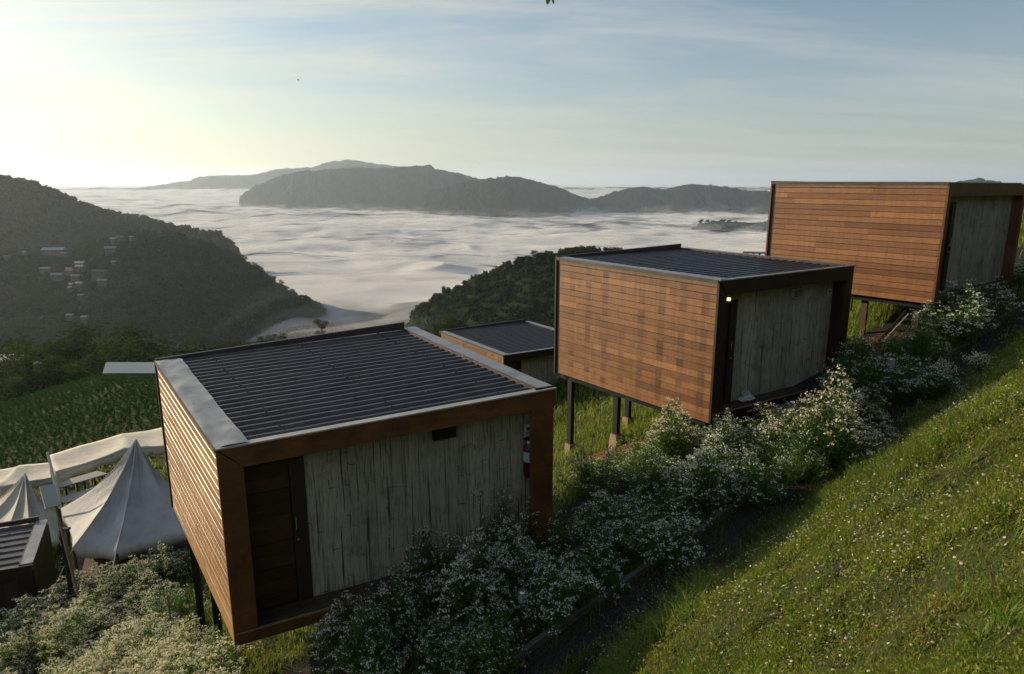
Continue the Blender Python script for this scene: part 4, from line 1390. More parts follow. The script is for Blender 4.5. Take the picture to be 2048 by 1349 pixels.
def bush_parts(seed, R_=0.5, Hh=0.9, tips=150, per=9, leaves=2600, fl=0.019, ll=0.055, spread=1.0):
    rng = np.random.default_rng(seed)
    # main stems from the root to an uneven dome
    th = rng.uniform(0, 2 * np.pi, tips); rr = np.sqrt(rng.random(tips))
    lob = 1 + 0.28 * np.sin(th * 3 + seed) + 0.18 * np.sin(th * 5 + 2 * seed)
    X = np.cos(th) * rr * R_ * lob * spread; Y = np.sin(th) * rr * R_ * lob * spread
    top = Hh * (np.sqrt(np.clip(1 - (rr * 0.93) ** 2, 0, 1)) * 0.85 + 0.15) * (0.80 + 0.35 * rng.random(tips)) * (0.85 + 0.2 * np.sin(th * 2 + seed * 1.3))
    tip = np.stack([X, Y, top], 1)
    base = np.stack([X * 0.18, Y * 0.18, np.zeros(tips)], 1)
    mid = base * 0.45 + tip * 0.55 + rng.normal(size=(tips, 3)) * 0.02
    stem = np.concatenate([thin_tube(base, mid, 0.0035), thin_tube(mid, tip, 0.0022)])
    # florets: flat-topped clusters on small side stalks
    n = tips * per
    off = rng.normal(size=(n, 3)) * np.array([0.026, 0.026, 0.010])
    fc = np.repeat(tip, per, 0) + off
    side = np.repeat(tip - np.array([0, 0, 0.06]), per, 0)
    k = rng.random(n) < 0.35
    stalk = thin_tube(side[k], fc[k], 0.0011)
    nrm = rand_dir(n, rng, 1.6)
    u = np.cross(nrm, rng.normal(size=(n, 3))); u /= np.linalg.norm(u, axis=1, keepdims=True); v = np.cross(nrm, u)
    s = fl * rng.uniform(0.6, 1.45, (n, 1)) * 0.5
    flw = np.stack([fc - u * s, fc + v * s - u * s * 0.1, fc + u * s, fc - v * s + u * s * 0.1], 1).reshape(-1, 3)
    # leaves along the stems
    li = rng.integers(0, tips, leaves); t = rng.random((leaves, 1)) ** 0.75
    lc = np.where(t < 0.55, base[li] + (mid[li] - base[li]) * t / 0.55, mid[li] + (tip[li] - mid[li]) * (t - 0.55) / 0.45)
    lc = lc + rng.normal(size=(leaves, 3)) * 0.03
    ld = rand_dir(leaves, rng, 0.35)
    lv = quad_leaves(lc, ld, rng.normal(size=(leaves, 3)), ll * rng.uniform(0.5, 1.3, leaves), ll * 0.26 * rng.uniform(0.7, 1.3, leaves))
    return stem, stalk, flw, lv


def tint_of(n, rng, clump=None):
    return np.repeat(np.clip(rng.normal(0.45, 0.22, n), 0, 1), 4)


BUSH = []
for v in range(7):
    dense = v in (1, 4)
    st_, sk_, fl_, lv_ = bush_parts(40 + v, tips=[120, 210, 90, 160, 200, 80, 60][v], per=[9, 11, 8, 10, 11, 7, 5][v], leaves=[5200, 4200, 5600, 4800, 4200, 6000, 6400][v], Hh=[0.9, 0.85, 1.0, 0.8, 0.95, 1.15, 0.8][v])
    rng = np.random.default_rng(v)
    V = np.concatenate([st_, lv_]); ns, nl = len(st_) // 4, len(lv_) // 4
    mi = np.concatenate([np.zeros(ns, int), np.ones(nl, int)])
    fol = np_mesh('foliage', V, quads(ns + nl), [M['stem'], M['leaf_green'] if v in (6,) else M['leaf']], mi, attrs={'tint': ('POINT', tint_of(ns + nl, rng))})
    V = np.concatenate([fl_, sk_]); nf, nk = len(fl_) // 4, len(sk_) // 4
    for key in ('floret', 'floret_lit_dry'):
        blo = np_mesh('blossom', V, quads(nf + nk), [M[key], M['stem']], np.concatenate([np.zeros(nf, int), np.ones(nk, int)]), attrs={'tint': ('POINT', tint_of(nf + nk, rng))})
        if key == 'floret': b_w = blo
    BUSH.append((fol, b_w, blo))


def put_bush(px, py, v, size, lab, kind=0, hs=1.0, group='white-flowering bushes on the hillside', lift=0.0):
    p = hit(px, py)
    root = empty('flowering_bush', (p[0], p[1], gz(p[0], p[1]) - 0.04 + lift), random.uniform(0, 6.28), label=lab, cat='bush', group=group)
    root.scale = (size, size, size * hs)
    fol, bw, bd = BUSH[v]
    link('foliage', fol, root); link('blossom', bd if kind else bw, root)
    return root


BL = [  # px, py of the root, variant, size, label, sunlit cream florets, height scale
    (1650, 935, 1, 1.75, 'largest cream bush glowing in the sun against the middle cabin wall', 1, 1.15),
    (1560, 900, 4, 1.1, 'sunlit cream bush left of the largest one by the middle cabin deck', 1, 0.95),
    (1345, 925, 4, 1.35, 'sunlit beige bush under the near corner of the middle cabin', 1, 1.0),
    (1290, 985, 0, 1.2, 'grey-green bush left of the beige one under the middle cabin corner', 0, 0.9),
    (1450, 905, 3, 1.05, 'white bush right at the foot of the middle cabin corner', 0, 0.95),
    (1420, 1005, 1, 1.45, 'dense white-topped bush in front of the middle cabin corner bush', 0, 1.0),
    (1330, 1125, 3, 1.25, 'rounded pale bush beside the path edging in the middle of the slope', 0, 0.9),
    (1120, 1235, 3, 1.15, 'shaded bush with fine white dots nearest the lower path edging', 0, 1.05),
    (950, 1240, 1, 1.25, 'tall white-headed bush in front of the nearest cabin wall', 0, 1.25),
    (870, 1200, 0, 1.15, 'tall loose bush left of the white-headed one at the cabin wall', 0, 1.25),
    (1010, 1140, 5, 1.0, 'thin bush reaching up the right half of the nearest cabin wall', 0, 1.2),
    (1090, 1110, 2, 1.1, 'dark bush at the right post of the nearest cabin', 0, 1.0),
    (690, 1310, 1, 0.95, 'white-headed bush rising over the deck edge right of the nearest door', 0, 1.15),
    (800, 1275, 0, 1.15, 'loose tall bush over the deck edge under the nearest bamboo wall', 0, 1.15),
    (1030, 1190, 4, 1.15, 'full white bush between the pink flowers and the ribbed garden lamp', 0, 1.1),
    (1060, 1060, 2, 1.0, 'green bush climbing the right post of the nearest cabin', 0, 1.2),
    (1960, 655, 4, 1.5, 'full pale bush at the right end of the highest cabin wall', 0, 0.9),
    (1870, 800, 3, 1.2, 'pale bush at the path edge under the big frosty one', 0, 0.85),
    (1700, 800, 2, 1.4, 'leafy green bush between the middle cabin wall and the garden lamp post', 0, 0.9),
    (740, 1340, 5, 1.0, 'leafy bush with few white heads below the nearest cabin deck', 0, 1.0),
    (975, 1345, 6, 1.0, 'green leafy clump at the bottom between two paths', 0, 1.1),
    (1190, 1000, 2, 1.25, 'dim green bush in the gap right of the nearest cabin', 0, 0.8),
    (1220, 1075, 0, 1.2, 'low dark bush below the dim green one in the cabin gap', 0, 0.8),
    (1905, 690, 1, 1.75, 'big frosty green bush in front of the highest cabin', 0, 0.95),
    (1830, 735, 2, 1.5, 'wide green bush left of the big frosty one', 0, 0.9),
    (1790, 800, 0, 1.4, 'shaded bush lower down from the wide green one near the small post lamp', 0, 0.85),
    (1725, 850, 3, 1.1, 'small cream-dotted bush right of the largest sunlit bush', 1, 0.8),
    (1745, 905, 4, 0.9, 'lowest little bush by the path right of the largest sunlit bush', 0, 0.8),
    (1520, 1000, 2, 1.2, 'green bush overhanging the path edging below the middle cabin', 0, 0.8),
    (1600, 960, 5, 1.0, 'leafy bush between the path edging and the largest sunlit bush', 0, 0.8),
    (70, 1195, 0, 1.6, 'grey shaded bush under the little ribbed roof at the lower left', 0, 1.0),
    (12, 1212, 2, 1.7, 'dark bush at the left edge right below the little ribbed roof', 0, 1.0),
    (60, 1270, 3, 1.3, 'pale sunlit bush at the left edge of the lower bank', 1, 0.85),
    (180, 1300, 4, 1.4, 'rounded cream bush in the middle of the lower-left bank', 1, 0.9),
    (300, 1330, 1, 1.35, 'large beige bush near the bottom left of the cabin posts', 1, 0.9),
    (255, 1200, 4, 1.5, 'sunlit beige bush under the front edge of the large tent', 1, 0.8),
    (330, 1165, 3, 1.4, 'cream bush between the large tent and the cabin post', 1, 0.85),
    (150, 1215, 1, 1.4, 'sunlit beige bush at the foot of the leaning tent pole', 1, 0.75),
    (30, 1345, 4, 1.1, 'bush cut off by the bottom left corner', 1, 0.9),
    (345, 1260, 5, 1.2, 'green bush with scattered heads beside the wooden stakes', 0, 0.8),
    (440, 1345, 6, 1.1, 'bright green leafy bush at the foot of the nearest cabin corner', 0, 0.9),
    (355, 1345, 6, 0.9, 'yellow-green clump at the bottom left of the bright leafy bush', 1, 0.8),
    (120, 1085, 2, 1.1, 'cream-headed bush between the smaller tent and the ribbed roof', 1, 0.8),
    (235, 1345, 3, 1.0, 'small cream bush on the bottom edge of the lower-left bank', 1, 0.8),
]
for b in BL: put_bush(b[0], b[1], b[2], b[3] * 0.92, b[4], b[5], b[6])


def merged(name, tmpl, pts, scl, rot, mats, tilt=None, zs=None, seed=0, **kw):
    """many copies of template quads as one mesh. tmpl: list of (V, mat, tints)"""
    rng = np.random.default_rng(seed)
    Vs, Ms, Ts = [], [], []
    pick = rng.integers(0, len(tmpl), len(pts))
    for ti, T in enumerate(tmpl):
        idx = np.where(pick == ti)[0]
        if not len(idx): continue
        V, m_, tn = T
        c, s_ = np.cos(rot[idx])[:, None], np.sin(rot[idx])[:, None]
        S = scl[idx][:, None]
        z_ = S if zs is None else (scl[idx] * zs[idx])[:, None]
        X = (V[None, :, 0] * c - V[None, :, 1] * s_) * S + pts[idx, 0:1]
        Y = (V[None, :, 0] * s_ + V[None, :, 1] * c) * S + pts[idx, 1:2]
        Z = V[None, :, 2] * z_ + pts[idx, 2:3]
        Vs.append(np.stack([X, Y, Z], -1).reshape(-1, 3))
        Ms.append(np.tile(m_, len(idx)))
        Ts.append(np.clip(np.tile(tn, len(idx)) + np.repeat(rng.normal(0, 0.14, len(idx)), len(V)), 0, 1))
    V = np.concatenate(Vs)
    me = np_mesh(name, V, quads(len(V) // 4), mats, np.concatenate(Ms), attrs={'tint': ('POINT', np.concatenate(Ts))})
    return link(name, me, None, kind='stuff', **kw)


def low_bush(seed, key=0):
    st_, sk_, fl_, lv_ = bush_parts(seed, R_=0.55, Hh=0.7, tips=46 if not key else 110, per=8 if not key else 13, leaves=1300, fl=0.022, ll=0.075)
    n1, n2, n3 = len(st_) // 4, len(lv_) // 4, len(fl_) // 4
    rng = np.random.default_rng(seed)
    return (np.concatenate([st_, lv_, fl_]), np.concatenate([np.zeros(n1, int), np.ones(n2, int), np.full(n3, 2)]), tint_of(n1 + n2 + n3, rng))


LB = [low_bush(90 + i) for i in range(3)]
LBD = [low_bush(95 + i, 1) for i in range(3)]
rng = np.random.default_rng(21)


def visible(x, y, z, m=0.06):
    d = y * CP - z * SP
    u = y * SP + z * CP
    return (d > 0.5) & (np.abs(x) < d * (CX / FPX + m)) & (np.abs(u) < d * (CY / FPX + m))


def scatter(n, s0, s1, n0, n1, dens=None, seed=1, m=0.06):
    r = np.random.default_rng(seed)
    S, N_ = r.uniform(s0, s1, n), r.uniform(n0, n1, n)
    x, y = xy(S, N_)
    z = near_h(x, y)
    k = visible(x, y, z, m)
    if dens is not None: k &= r.random(n) < dens(x, y, z, S, N_)
    return x[k], y[k], z[k], S[k], N_[k]


FOOT = []
for C_, W_, D_ in ((C1, 4.64, 4.55), (C2, 4.27, 4.54), (C3, 4.99, 4.3), (C4, 4.82, 4.88)):
    FOOT.append((C_[1].inverted(), W_, D_))


def outside(x, y, front=0.25):
    k = np.ones(len(x), bool)
    for Mi, w, d in FOOT:
        a = Mi[0][0] * x + Mi[0][1] * y + Mi[0][3]; b = Mi[1][0] * x + Mi[1][1] * y + Mi[1][3]
        k &= ~((a > -0.25) & (a < w + 0.2) & (b > -front) & (b < d + 0.1))
    return k


# hedge of flowers between the two path strips, and the bank below
x, y, z, S, N_ = scatter(1700, 1.5, 24, -7.35, -6.35, lambda x, y, z, S, n: np.full(len(x), 0.085), 5)
k = outside(x, y, 0.7)
merged('flower_border', LB, np.stack([x, y, z - 0.05], 1)[k], rng.uniform(0.55, 0.95, k.sum()), rng.uniform(0, 6.28, k.sum()), [M['stem'], M['leaf'], M['floret']],
       label='dense border of small white flowers along the path edging', cat='flowers', seed=2)
x, y, z, S, N_ = scatter(5200, -9, 1.6, -17.5, -7.6, lambda x, y, z, S, n: np.where(n > -13.5, 0.11, 0.045), 6)
k = outside(x, y) & (np.hypot(x - c[0], y - c[1]) > 2.0)
merged('flower_bank', LBD, np.stack([x, y, z - 0.05], 1)[k], rng.uniform(0.7, 1.25, k.sum()), rng.uniform(0, 6.28, k.sum()), [M['stem'], M['leaf'], M['floret_lit_dry']],
       label='bank of cream flowers covering the slope at the lower left', cat='flowers', seed=3)
x, y, z, S, N_ = scatter(3000, 6.5, 20, -9.8, -7.5, lambda x, y, z, S, n: np.full(len(x), 0.030), 8)
k = outside(x, y, 0.5)
merged('flower_patch', LB, np.stack([x, y, z - 0.05], 1)[k], rng.uniform(0.4, 0.8, k.sum()), rng.uniform(0, 6.28, k.sum()), [M['stem'], M['leaf'], M['floret']],
       label='scattered low flowers in the gaps between the cabins', cat='flowers', seed=4)


# ------------------------------------------------------------------ grass
def grass_blades(name, x, y, z, length, width, lean, seed, mats, dry=0.12, lab='', tint0=0.45):
    r = np.random.default_rng(seed)
    n = len(x)
    th = r.uniform(0, 2 * np.pi, n)
    dirs = np.stack([np.cos(th), np.sin(th), np.zeros(n)], 1)
    side = np.stack([-np.sin(th), np.cos(th), np.zeros(n)], 1)
    L = length * r.uniform(0.5, 1.3, n); Wd = width * r.uniform(0.7, 1.3, n)
    ln = lean * r.uniform(0.3, 1.4, n)
    b = np.stack([x, y, z - 0.01], 1)
    m_ = b + np.array([0, 0, 1.0]) * (L * 0.6)[:, None] + dirs * (L * ln * 0.35)[:, None]
    t_ = b + np.array([0, 0, 1.0]) * (L * 0.85)[:, None] + dirs * (L * ln)[:, None]
    w = side * Wd[:, None] / 2
    V = np.stack([b - w * 0.7, b + w * 0.7, m_ + w, m_ - w, m_ - w, m_ + w, t_ + w * 0.12, t_ - w * 0.12], 1).reshape(-1, 3)
    cl_ = fbm(x * 0.9, y * 0.9, 3) * 0.55 + fbm(x * 5, y * 5, 2) * 0.30
    tint = np.clip(tint0 + cl_ + r.normal(0, 0.16, n), 0, 1)
    mi = (r.random(n) < dry * (1 + 3 * np.clip(fbm(x * 0.8 + 9, y * 0.8, 3), 0, 1))).astype(int)
    me = np_mesh(name, V, quads(2 * n), mats, np.repeat(mi, 2), attrs={'tint': ('POINT', np.repeat(tint, 8))})
    return me


def dist3(x, y, z): return np.sqrt(x * x + y * y + z * z)


def g_edge(x, y, n):
    return smooth(-5.75, -5.2, n + fbm(x * 1.7, y * 1.7, 3) * 0.25)


def clump(x, y):
    return np.clip(0.5 + 1.1 * fbm(x * 1.6, y * 1.6, 3) + 0.9 * fbm(x * 6, y * 6, 2), 0.0, 1.4)


x, y, z, S, N_ = scatter(2600000, -1, 32, -5.9, 5.0, lambda x, y, z, S, n: np.clip(1.15 * (4.0 / np.maximum(dist3(x, y, z), 2.6)) ** 1.7, 0, 1) * g_edge(x, y, n) * np.clip(0.25 + clump(x, y), 0.15, 1), 11, 0.6)
print('grass', len(x))
d_ = dist3(x, y, z)
me = grass_blades('grass', x, y, z, (0.03 + 0.085 * clump(x, y)) + 0.003 * d_, 0.0045 + 0.0011 * np.clip(d_ - 3, 0, 20), 0.75, 1, [M['grass'], M['grass_dry']], 0.16)
link('grass', me, None, kind='stuff', label='thick sunlit grass on the steep slope above the path', cat='grass')

x, y, z, S, N_ = scatter(700000, 0, 30, -5.7, 2.5, lambda x, y, z, S, n: np.clip((4.5 / np.maximum(dist3(x, y, z), 3)) ** 1.2, 0, 1) * g_edge(x, y, n) * np.clip(2.6 * fbm(x * 1.3 + 8, y * 1.3, 3) + 1.6 * fbm(x * 4.5, y * 4.5 + 3, 2) - 0.75, 0, 1), 19)
print('tall', len(x)); d_ = dist3(x, y, z)
me = grass_blades('tall_grass', x, y, z, 0.20 + 0.004 * d_, 0.0050 + 0.0010 * np.clip(d_ - 3, 0, 20), 0.9, 21, [M['grass_tall'], M['grass_dry']], 0.10, tint0=0.5)
link('tall_grass', me, None, kind='stuff', label='taller fresh green tufts scattered over the grass slope', cat='grass')
# small oval leaves and daisies in the grass
x, y, z, S, N_ = scatter(2000000, -1, 32, -5.8, 5.0, lambda x, y, z, S, n: np.clip(0.3 + clump(x, y), 0.2, 1) * np.clip(1.2 * (3.6 / np.maximum(dist3(x, y, z), 2.6)) ** 1.7, 0, 1) * g_edge(x, y, n), 12, 0.6)
r = np.random.default_rng(5); n = len(x); d_ = dist3(x, y, z)
V = quad_leaves(np.stack([x, y, z + r.uniform(0.01, 0.06, n) + r.uniform(0.2, 1, n) * 0.11 * clump(x, y)], 1), rand_dir(n, r, 0.6), rand_dir(n, r, 1.0), 0.022 + 0.0015 * d_, 0.007 + 0.0009 * d_)
me = np_mesh('weed_leaves', V, quads(n), [M['weed'], M['grass_dry']], (r.random(n) < 0.10 + 0.25 * np.clip(fbm(x * 0.7 + 5, y * 0.7, 3), 0, 1)).astype(int), attrs={'tint': ('POINT', np.repeat(np.clip(0.5 + 0.5 * fbm(x, y, 3) + r.normal(0, .2, n), 0, 1), 4))})
link('weed_leaves', me, None, kind='stuff', label='small leaves of creeping weeds among the grass', cat='weeds')
def daisy_dens(x, y, z, S, n):
    return np.clip(0.35 + 1.3 * fbm(x * 0.9 + 4, y * 0.9, 3), 0.06, 1) * g_edge(x, y, n + 0.2) * np.clip((5.5 / dist3(x, y, z)) ** 0.8, 0.25, 1)


x, y, z, S, N_ = scatter(110000, -1, 32, -5.9, 5.0, daisy_dens, 13, 0.6)
n = len(x); print('daisies', n)
h_ = r.uniform(0.09, 0.19, n)
cpt = np.stack([x, y, z + h_], 1)
nr = rand_dir(n, r, 2.2); u = np.cross(nr, rand_dir(n, r)); u /= np.linalg.norm(u, axis=1, keepdims=True); v = np.cross(nr, u)
rad = (0.0085 * r.uniform(0.6, 1.25, n) + 0.0004 * dist3(x, y, z))[:, None]
Vd = []
for k in range(4):      # each daisy: eight petals as four crossing diamonds, a yellow eye and a stalk
    a = math.pi * k / 4
    p_ = u * math.cos(a) + v * math.sin(a); q_ = -u * math.sin(a) + v * math.cos(a)
    Vd.append(np.stack([cpt - p_ * rad, cpt + q_ * rad * 0.36, cpt + p_ * rad, cpt - q_ * rad * 0.36], 1).reshape(-1, 3) + np.repeat(nr, 4, 0) * 0.0004 * k)
e_ = cpt + nr * 0.003
Vd.append(np.stack([e_ - u * rad * .3, e_ + v * rad * .3, e_ + u * rad * .3, e_ - v * rad * .3], 1).reshape(-1, 3))
Vd.append(thin_tube(np.stack([x, y, z - 0.01], 1), cpt, 0.0012))
mi = np.concatenate([np.zeros(4 * n, int), np.ones(n, int), np.full(2 * n, 2)])
Vd = np.concatenate(Vd)
me = np_mesh('daisies', Vd, quads(len(Vd) // 4), [M['daisy'], M['daisy_eye'], M['stem']], mi, attrs={'tint': ('POINT', tint_of(len(Vd) // 4, r))})
link('daisies', me, None, kind='stuff', label='tiny white daisies sprinkled all over the grass slope', cat='daisies')

# rough grass round the cabins and down the bank
def rough_d(x, y, z, S, n):
    s_ = np.clip(1.3 * (9.0 / np.maximum(dist3(x, y, z), 6)) ** 1.7, 0, 1)
    p_ = path_attr(x, y, z)
    return s_ * (1 - 0.93 * p_) * (1 - 0.85 * soil_attr(x, y, z))


x, y, z, S, N_ = scatter(520000, -14, 42, -30, -5.6, rough_d, 14)
print('rough grass', len(x)); d_ = dist3(x, y, z)
me = grass_blades('rough_grass', x, y, z, 0.16 + 0.006 * d_, 0.010 + 0.0010 * np.clip(d_ - 8, 0, 40), 0.6, 3, [M['grass'], M['grass_dry']], 0.10, tint0=0.42)
link('rough_grass', me, None, kind='stuff', label='rough green grass under and between the cabins', cat='grass')
x, y, z, S, N_ = scatter(60000, 0, 26, -6.2, -5.2, lambda x, y, z, S, n: np.where((n > -5.6) | (n < -5.98), 0.65, 0.16), 15)
me = grass_blades('path_weeds', x, y, z, 0.05 + 0.05 * (N_ > -5.6), 0.006 + 0 * x, 0.9, 4, [M['leaf'], M['grass_dry']], 0.4, tint0=0.3)
link('path_weeds', me, None, kind='stuff', label='sparse low weeds growing in the dark gravel path', cat='weeds')

# ------------------------------------------------------------------ path edging
def edging(n0, s0, s1, lab, step=1.15):
    root = None
    mb = MB()
    s_ = s0
    while s_ < s1:
        e = min(s_ + step, s1)
        j = random.uniform(-0.02, 0.02)
        P = []
        for (ss, dn) in ((s_ + .01, -.045), (e - .01, -.045), (e - .01, .045), (s_ + .01, .045)):
            x, y = xy(ss, n0 + dn + j)
            P.append((x, y, gz(x, y)))
        zt_ = random.uniform(0.07, 0.10)
        mb.add([(p[0], p[1], p[2] - 0.1) for p in P] + [(p[0], p[1], p[2] + zt_) for p in P], [(0, 3, 2, 1), (4, 5, 6, 7), (0, 1, 5, 4), (1, 2, 6, 5), (2, 3, 7, 6), (3, 0, 4, 7)], random.random())
        s_ = e
    return mb.build('path_edging', M['edging'], None, label=lab, cat='edging', kind='thing')


edging(-6.2, 2.5, 24, 'long low concrete edging along the upper dark path')
edging(-7.25, 1.8, 12.5, 'low edging of the narrow strip in front of the nearest cabin')


# ------------------------------------------------------------------ forest and trees
def crown_quads(seed, nb, per, rad, size, squash=0.75):
    """leaf clumps on the outside of several overlapping lobes"""
    r = np.random.default_rng(seed)
    out = []
    for b in range(nb):
        cen = rand_dir(1, r)[0] * rad * r.uniform(0.15, 0.62); cen[2] = abs(cen[2]) * 0.9 - 0.1 * rad
        rb = rad * r.uniform(0.34, 0.58)
        d = rand_dir(per, r, 0.25)
        c_ = cen + d * rb * r.uniform(0.6, 1.05, (per, 1)) * np.array([1, 1, squash])
        dd = rand_dir(per, r) * 0.8 + d * 0.4
        out.append(quad_leaves(c_ - dd * size * 0.4, dd, rand_dir(per, r) + d, size * r.uniform(0.5, 1.3, per), size * 0.75 * r.uniform(0.6, 1.3, per)))
    return np.concatenate(out)


def forest(name, k, n, azr, rr, size, crowns, lab, seed, keep=None):
    r = np.random.default_rng(seed)
    a = r.uniform(azr[0], azr[1], n); d = np.sqrt(r.uniform(rr[0] ** 2, rr[1] ** 2, n))
    h = ridge_h(k, a, d)
    D = np.interp(a, RIDGES[k]['az'], RIDGES[k]['D'])
    x, y = np.sin(a) * d, np.cos(a) * d
    ok = (h > -185) & (d < D + 25) & visible(x, y, h, 0.05)
    for (hx, hy, hw) in HP: ok &= ~((np.hypot(x - hx, y - hy) < hw * 0.5 + 4) | ((np.abs(np.arctan2(x, y) - math.atan2(hx, hy)) * d < hw * 0.55) & (d < math.hypot(hx, hy)) & (d > math.hypot(hx, hy) - 12)))
    x, y, h = x[ok], y[ok], h[ok]
    m_ = len(x)
    sc = size * r.uniform(0.6, 1.25, m_) * (1 + 0.35 * fbm(x / 60, y / 60, 2))
    T = []
    for i in range(3):
        V = crown_quads(seed * 10 + i, crowns[0], crowns[1], 0.5, crowns[2])
        T.append((V, np.zeros(len(V) // 4, int), tint_of(len(V) // 4, r) * 0.7))
    print(name, m_)
    return merged(name, T, np.stack([x, y, h + sc * 0.12], 1), sc, r.uniform(0, 6.28, m_), [M['forest']], zs=r.uniform(0.8, 1.3, m_), seed=seed, label=lab, category='forest')


forest('forest', 'spur', 11000, (-0.80, -0.25), (380, 860), 9.5, (4, 15, 0.22), 'dark forest covering the spur with the village', 31)
forest('forest', 'far', 6000, (-0.80, -0.38), (1080, 1400), 13, (3, 9, 0.32), 'dark forest on the high ridge at the left', 32)
forest('forest', 'right', 5200, (-0.20, 0.45), (230, 500), 7.0, (6, 22, 0.17), 'dense dark forest on the hill beyond the middle cabin', 33)
forest('forest', 'islet', 500, (0.22, 0.5), (2300, 2520), 17, (3, 8, 0.35), 'treetops poking out of the fog at the right', 34)


def tree_mesh(seed, h=1.0, col='tree_leaf', tall=False, open_=False):
    """unit-height tree: trunk with limbs, crown of leaf clumps gathered on the limb ends"""
    r = np.random.default_rng(seed)
    rnd = random.Random(seed)
    mb = MB()
    top = 0.62 if not tall else 0.8
    bend = [(0, 0, -0.25), (0.01, 0.005, 0.15), (rnd.uniform(-.03, .03), rnd.uniform(-.03, .03), 0.38), (rnd.uniform(-.04, .04), rnd.uniform(-.04, .04), top)]
    mb.tube(bend, [0.034, 0.026, 0.020, 0.010], 8)
    out = []
    nb = 13 if not open_ else 9
    for b in range(nb):
        z0 = rnd.uniform(0.28, top)
        th = b * 2.4 + rnd.uniform(-.4, .4)
        reach = (0.30 if not tall else 0.17) * rnd.uniform(0.55, 1.15)
        e = (math.cos(th) * reach, math.sin(th) * reach, min(0.93, z0 + rnd.uniform(0.08, 0.30)))
        s0 = (0, 0, z0)
        mb.tube([s0, ((s0[0] + e[0]) / 2, (s0[1] + e[1]) / 2, z0 + (e[2] - z0) * 0.35), e], [0.012, 0.008, 0.004], 5)
        rb = rnd.uniform(0.10, 0.18) * (0.8 if tall else 1)
        per = 480
        d = rand_dir(per, r, 0.2)
        c_ = np.array(e) + d * rb * r.uniform(0.35, 1.08, (per, 1)) * np.array([1, 1, 0.72])
        dd = rand_dir(per, r, -0.1)
        out.append(quad_leaves(c_, dd, rand_dir(per, r) + d, 0.024 * r.uniform(0.5, 1.3, per), 0.017 * r.uniform(0.6, 1.3, per)))
    me = bpy.data.meshes.new('trunk'); me.from_pydata(mb.V, [], mb.F); me.materials.append(M['bark'])
    V = np.concatenate(out)
    n = len(V) // 4
    return me, np_mesh('crown', V, quads(n), [M[col]], attrs={'tint': ('POINT', tint_of(n, r))})


TREES = [tree_mesh(201), tree_mesh(202, col='tree_leaf2'), tree_mesh(203, tall=True), tree_mesh(204, open_=True), tree_mesh(205)]


def tree(px, py_top, dist, v, lab, wide=1.0, k=None, hmin=4, group='trees round the valley', hfix=None):
    v_ = ray(px, py_top); v_ = v_ / math.hypot(v_[0], v_[1])
    p = v_ * dist
    if hfix: zg = p[2] - hfix
    elif k: zg = float(ridge_h(k, np.array([math.atan2(p[0], p[1])]), np.array([dist]))[0])
    else: zg = gz(p[0], p[1])
    h = max(hmin, p[2] - zg)
    root = empty('tree', (p[0], p[1], p[2] - h * 0.98), random.uniform(0, 6.28), label=lab, cat='tree', group=group)
    root.scale = (h * wide, h * wide, h)
    link('trunk', TREES[v][0], root); link('crown', TREES[v][1], root)


TL = [  # px, py top, distance, variant, label, width, ridge, min height
    (20, 672, 150, 0, 'dark bushy tree at the left edge beyond the crop field', 1.1, None),
    (75, 655, 165, 4, 'second dark tree from the left edge beyond the crop field', 1.1, None),
    (118, 668, 150, 0, 'brownish round tree above the tiny white shed roof', 1.2, None),
    (165, 660, 155, 4, 'broad dark tree between the tiny white shed and the blue-grey roof', 1.3, None),
    (207, 675, 140, 1, 'yellow-green tree left above the blue-grey shed roof', 1.3, None),
    (245, 668, 150, 4, 'dark tree right of the yellow-green one above the shed', 1.2, None),
    (292, 690, 128, 0, 'rounded dark tree behind the near left roof corner', 1.3, None),
    (45, 700, 125, 1, 'low light-green tree right of the pale low building', 1.2, None),
    (140, 700, 122, 0, 'low dark tree right behind the tiny white shed roof', 1.3, None),
    (325, 692, 135, 4, 'small dark tree just over the near cabin roof corner', 1.2, None),
]
for t in TL: tree(t[0], t[1], t[2], t[3], t[4], t[5], t[6])
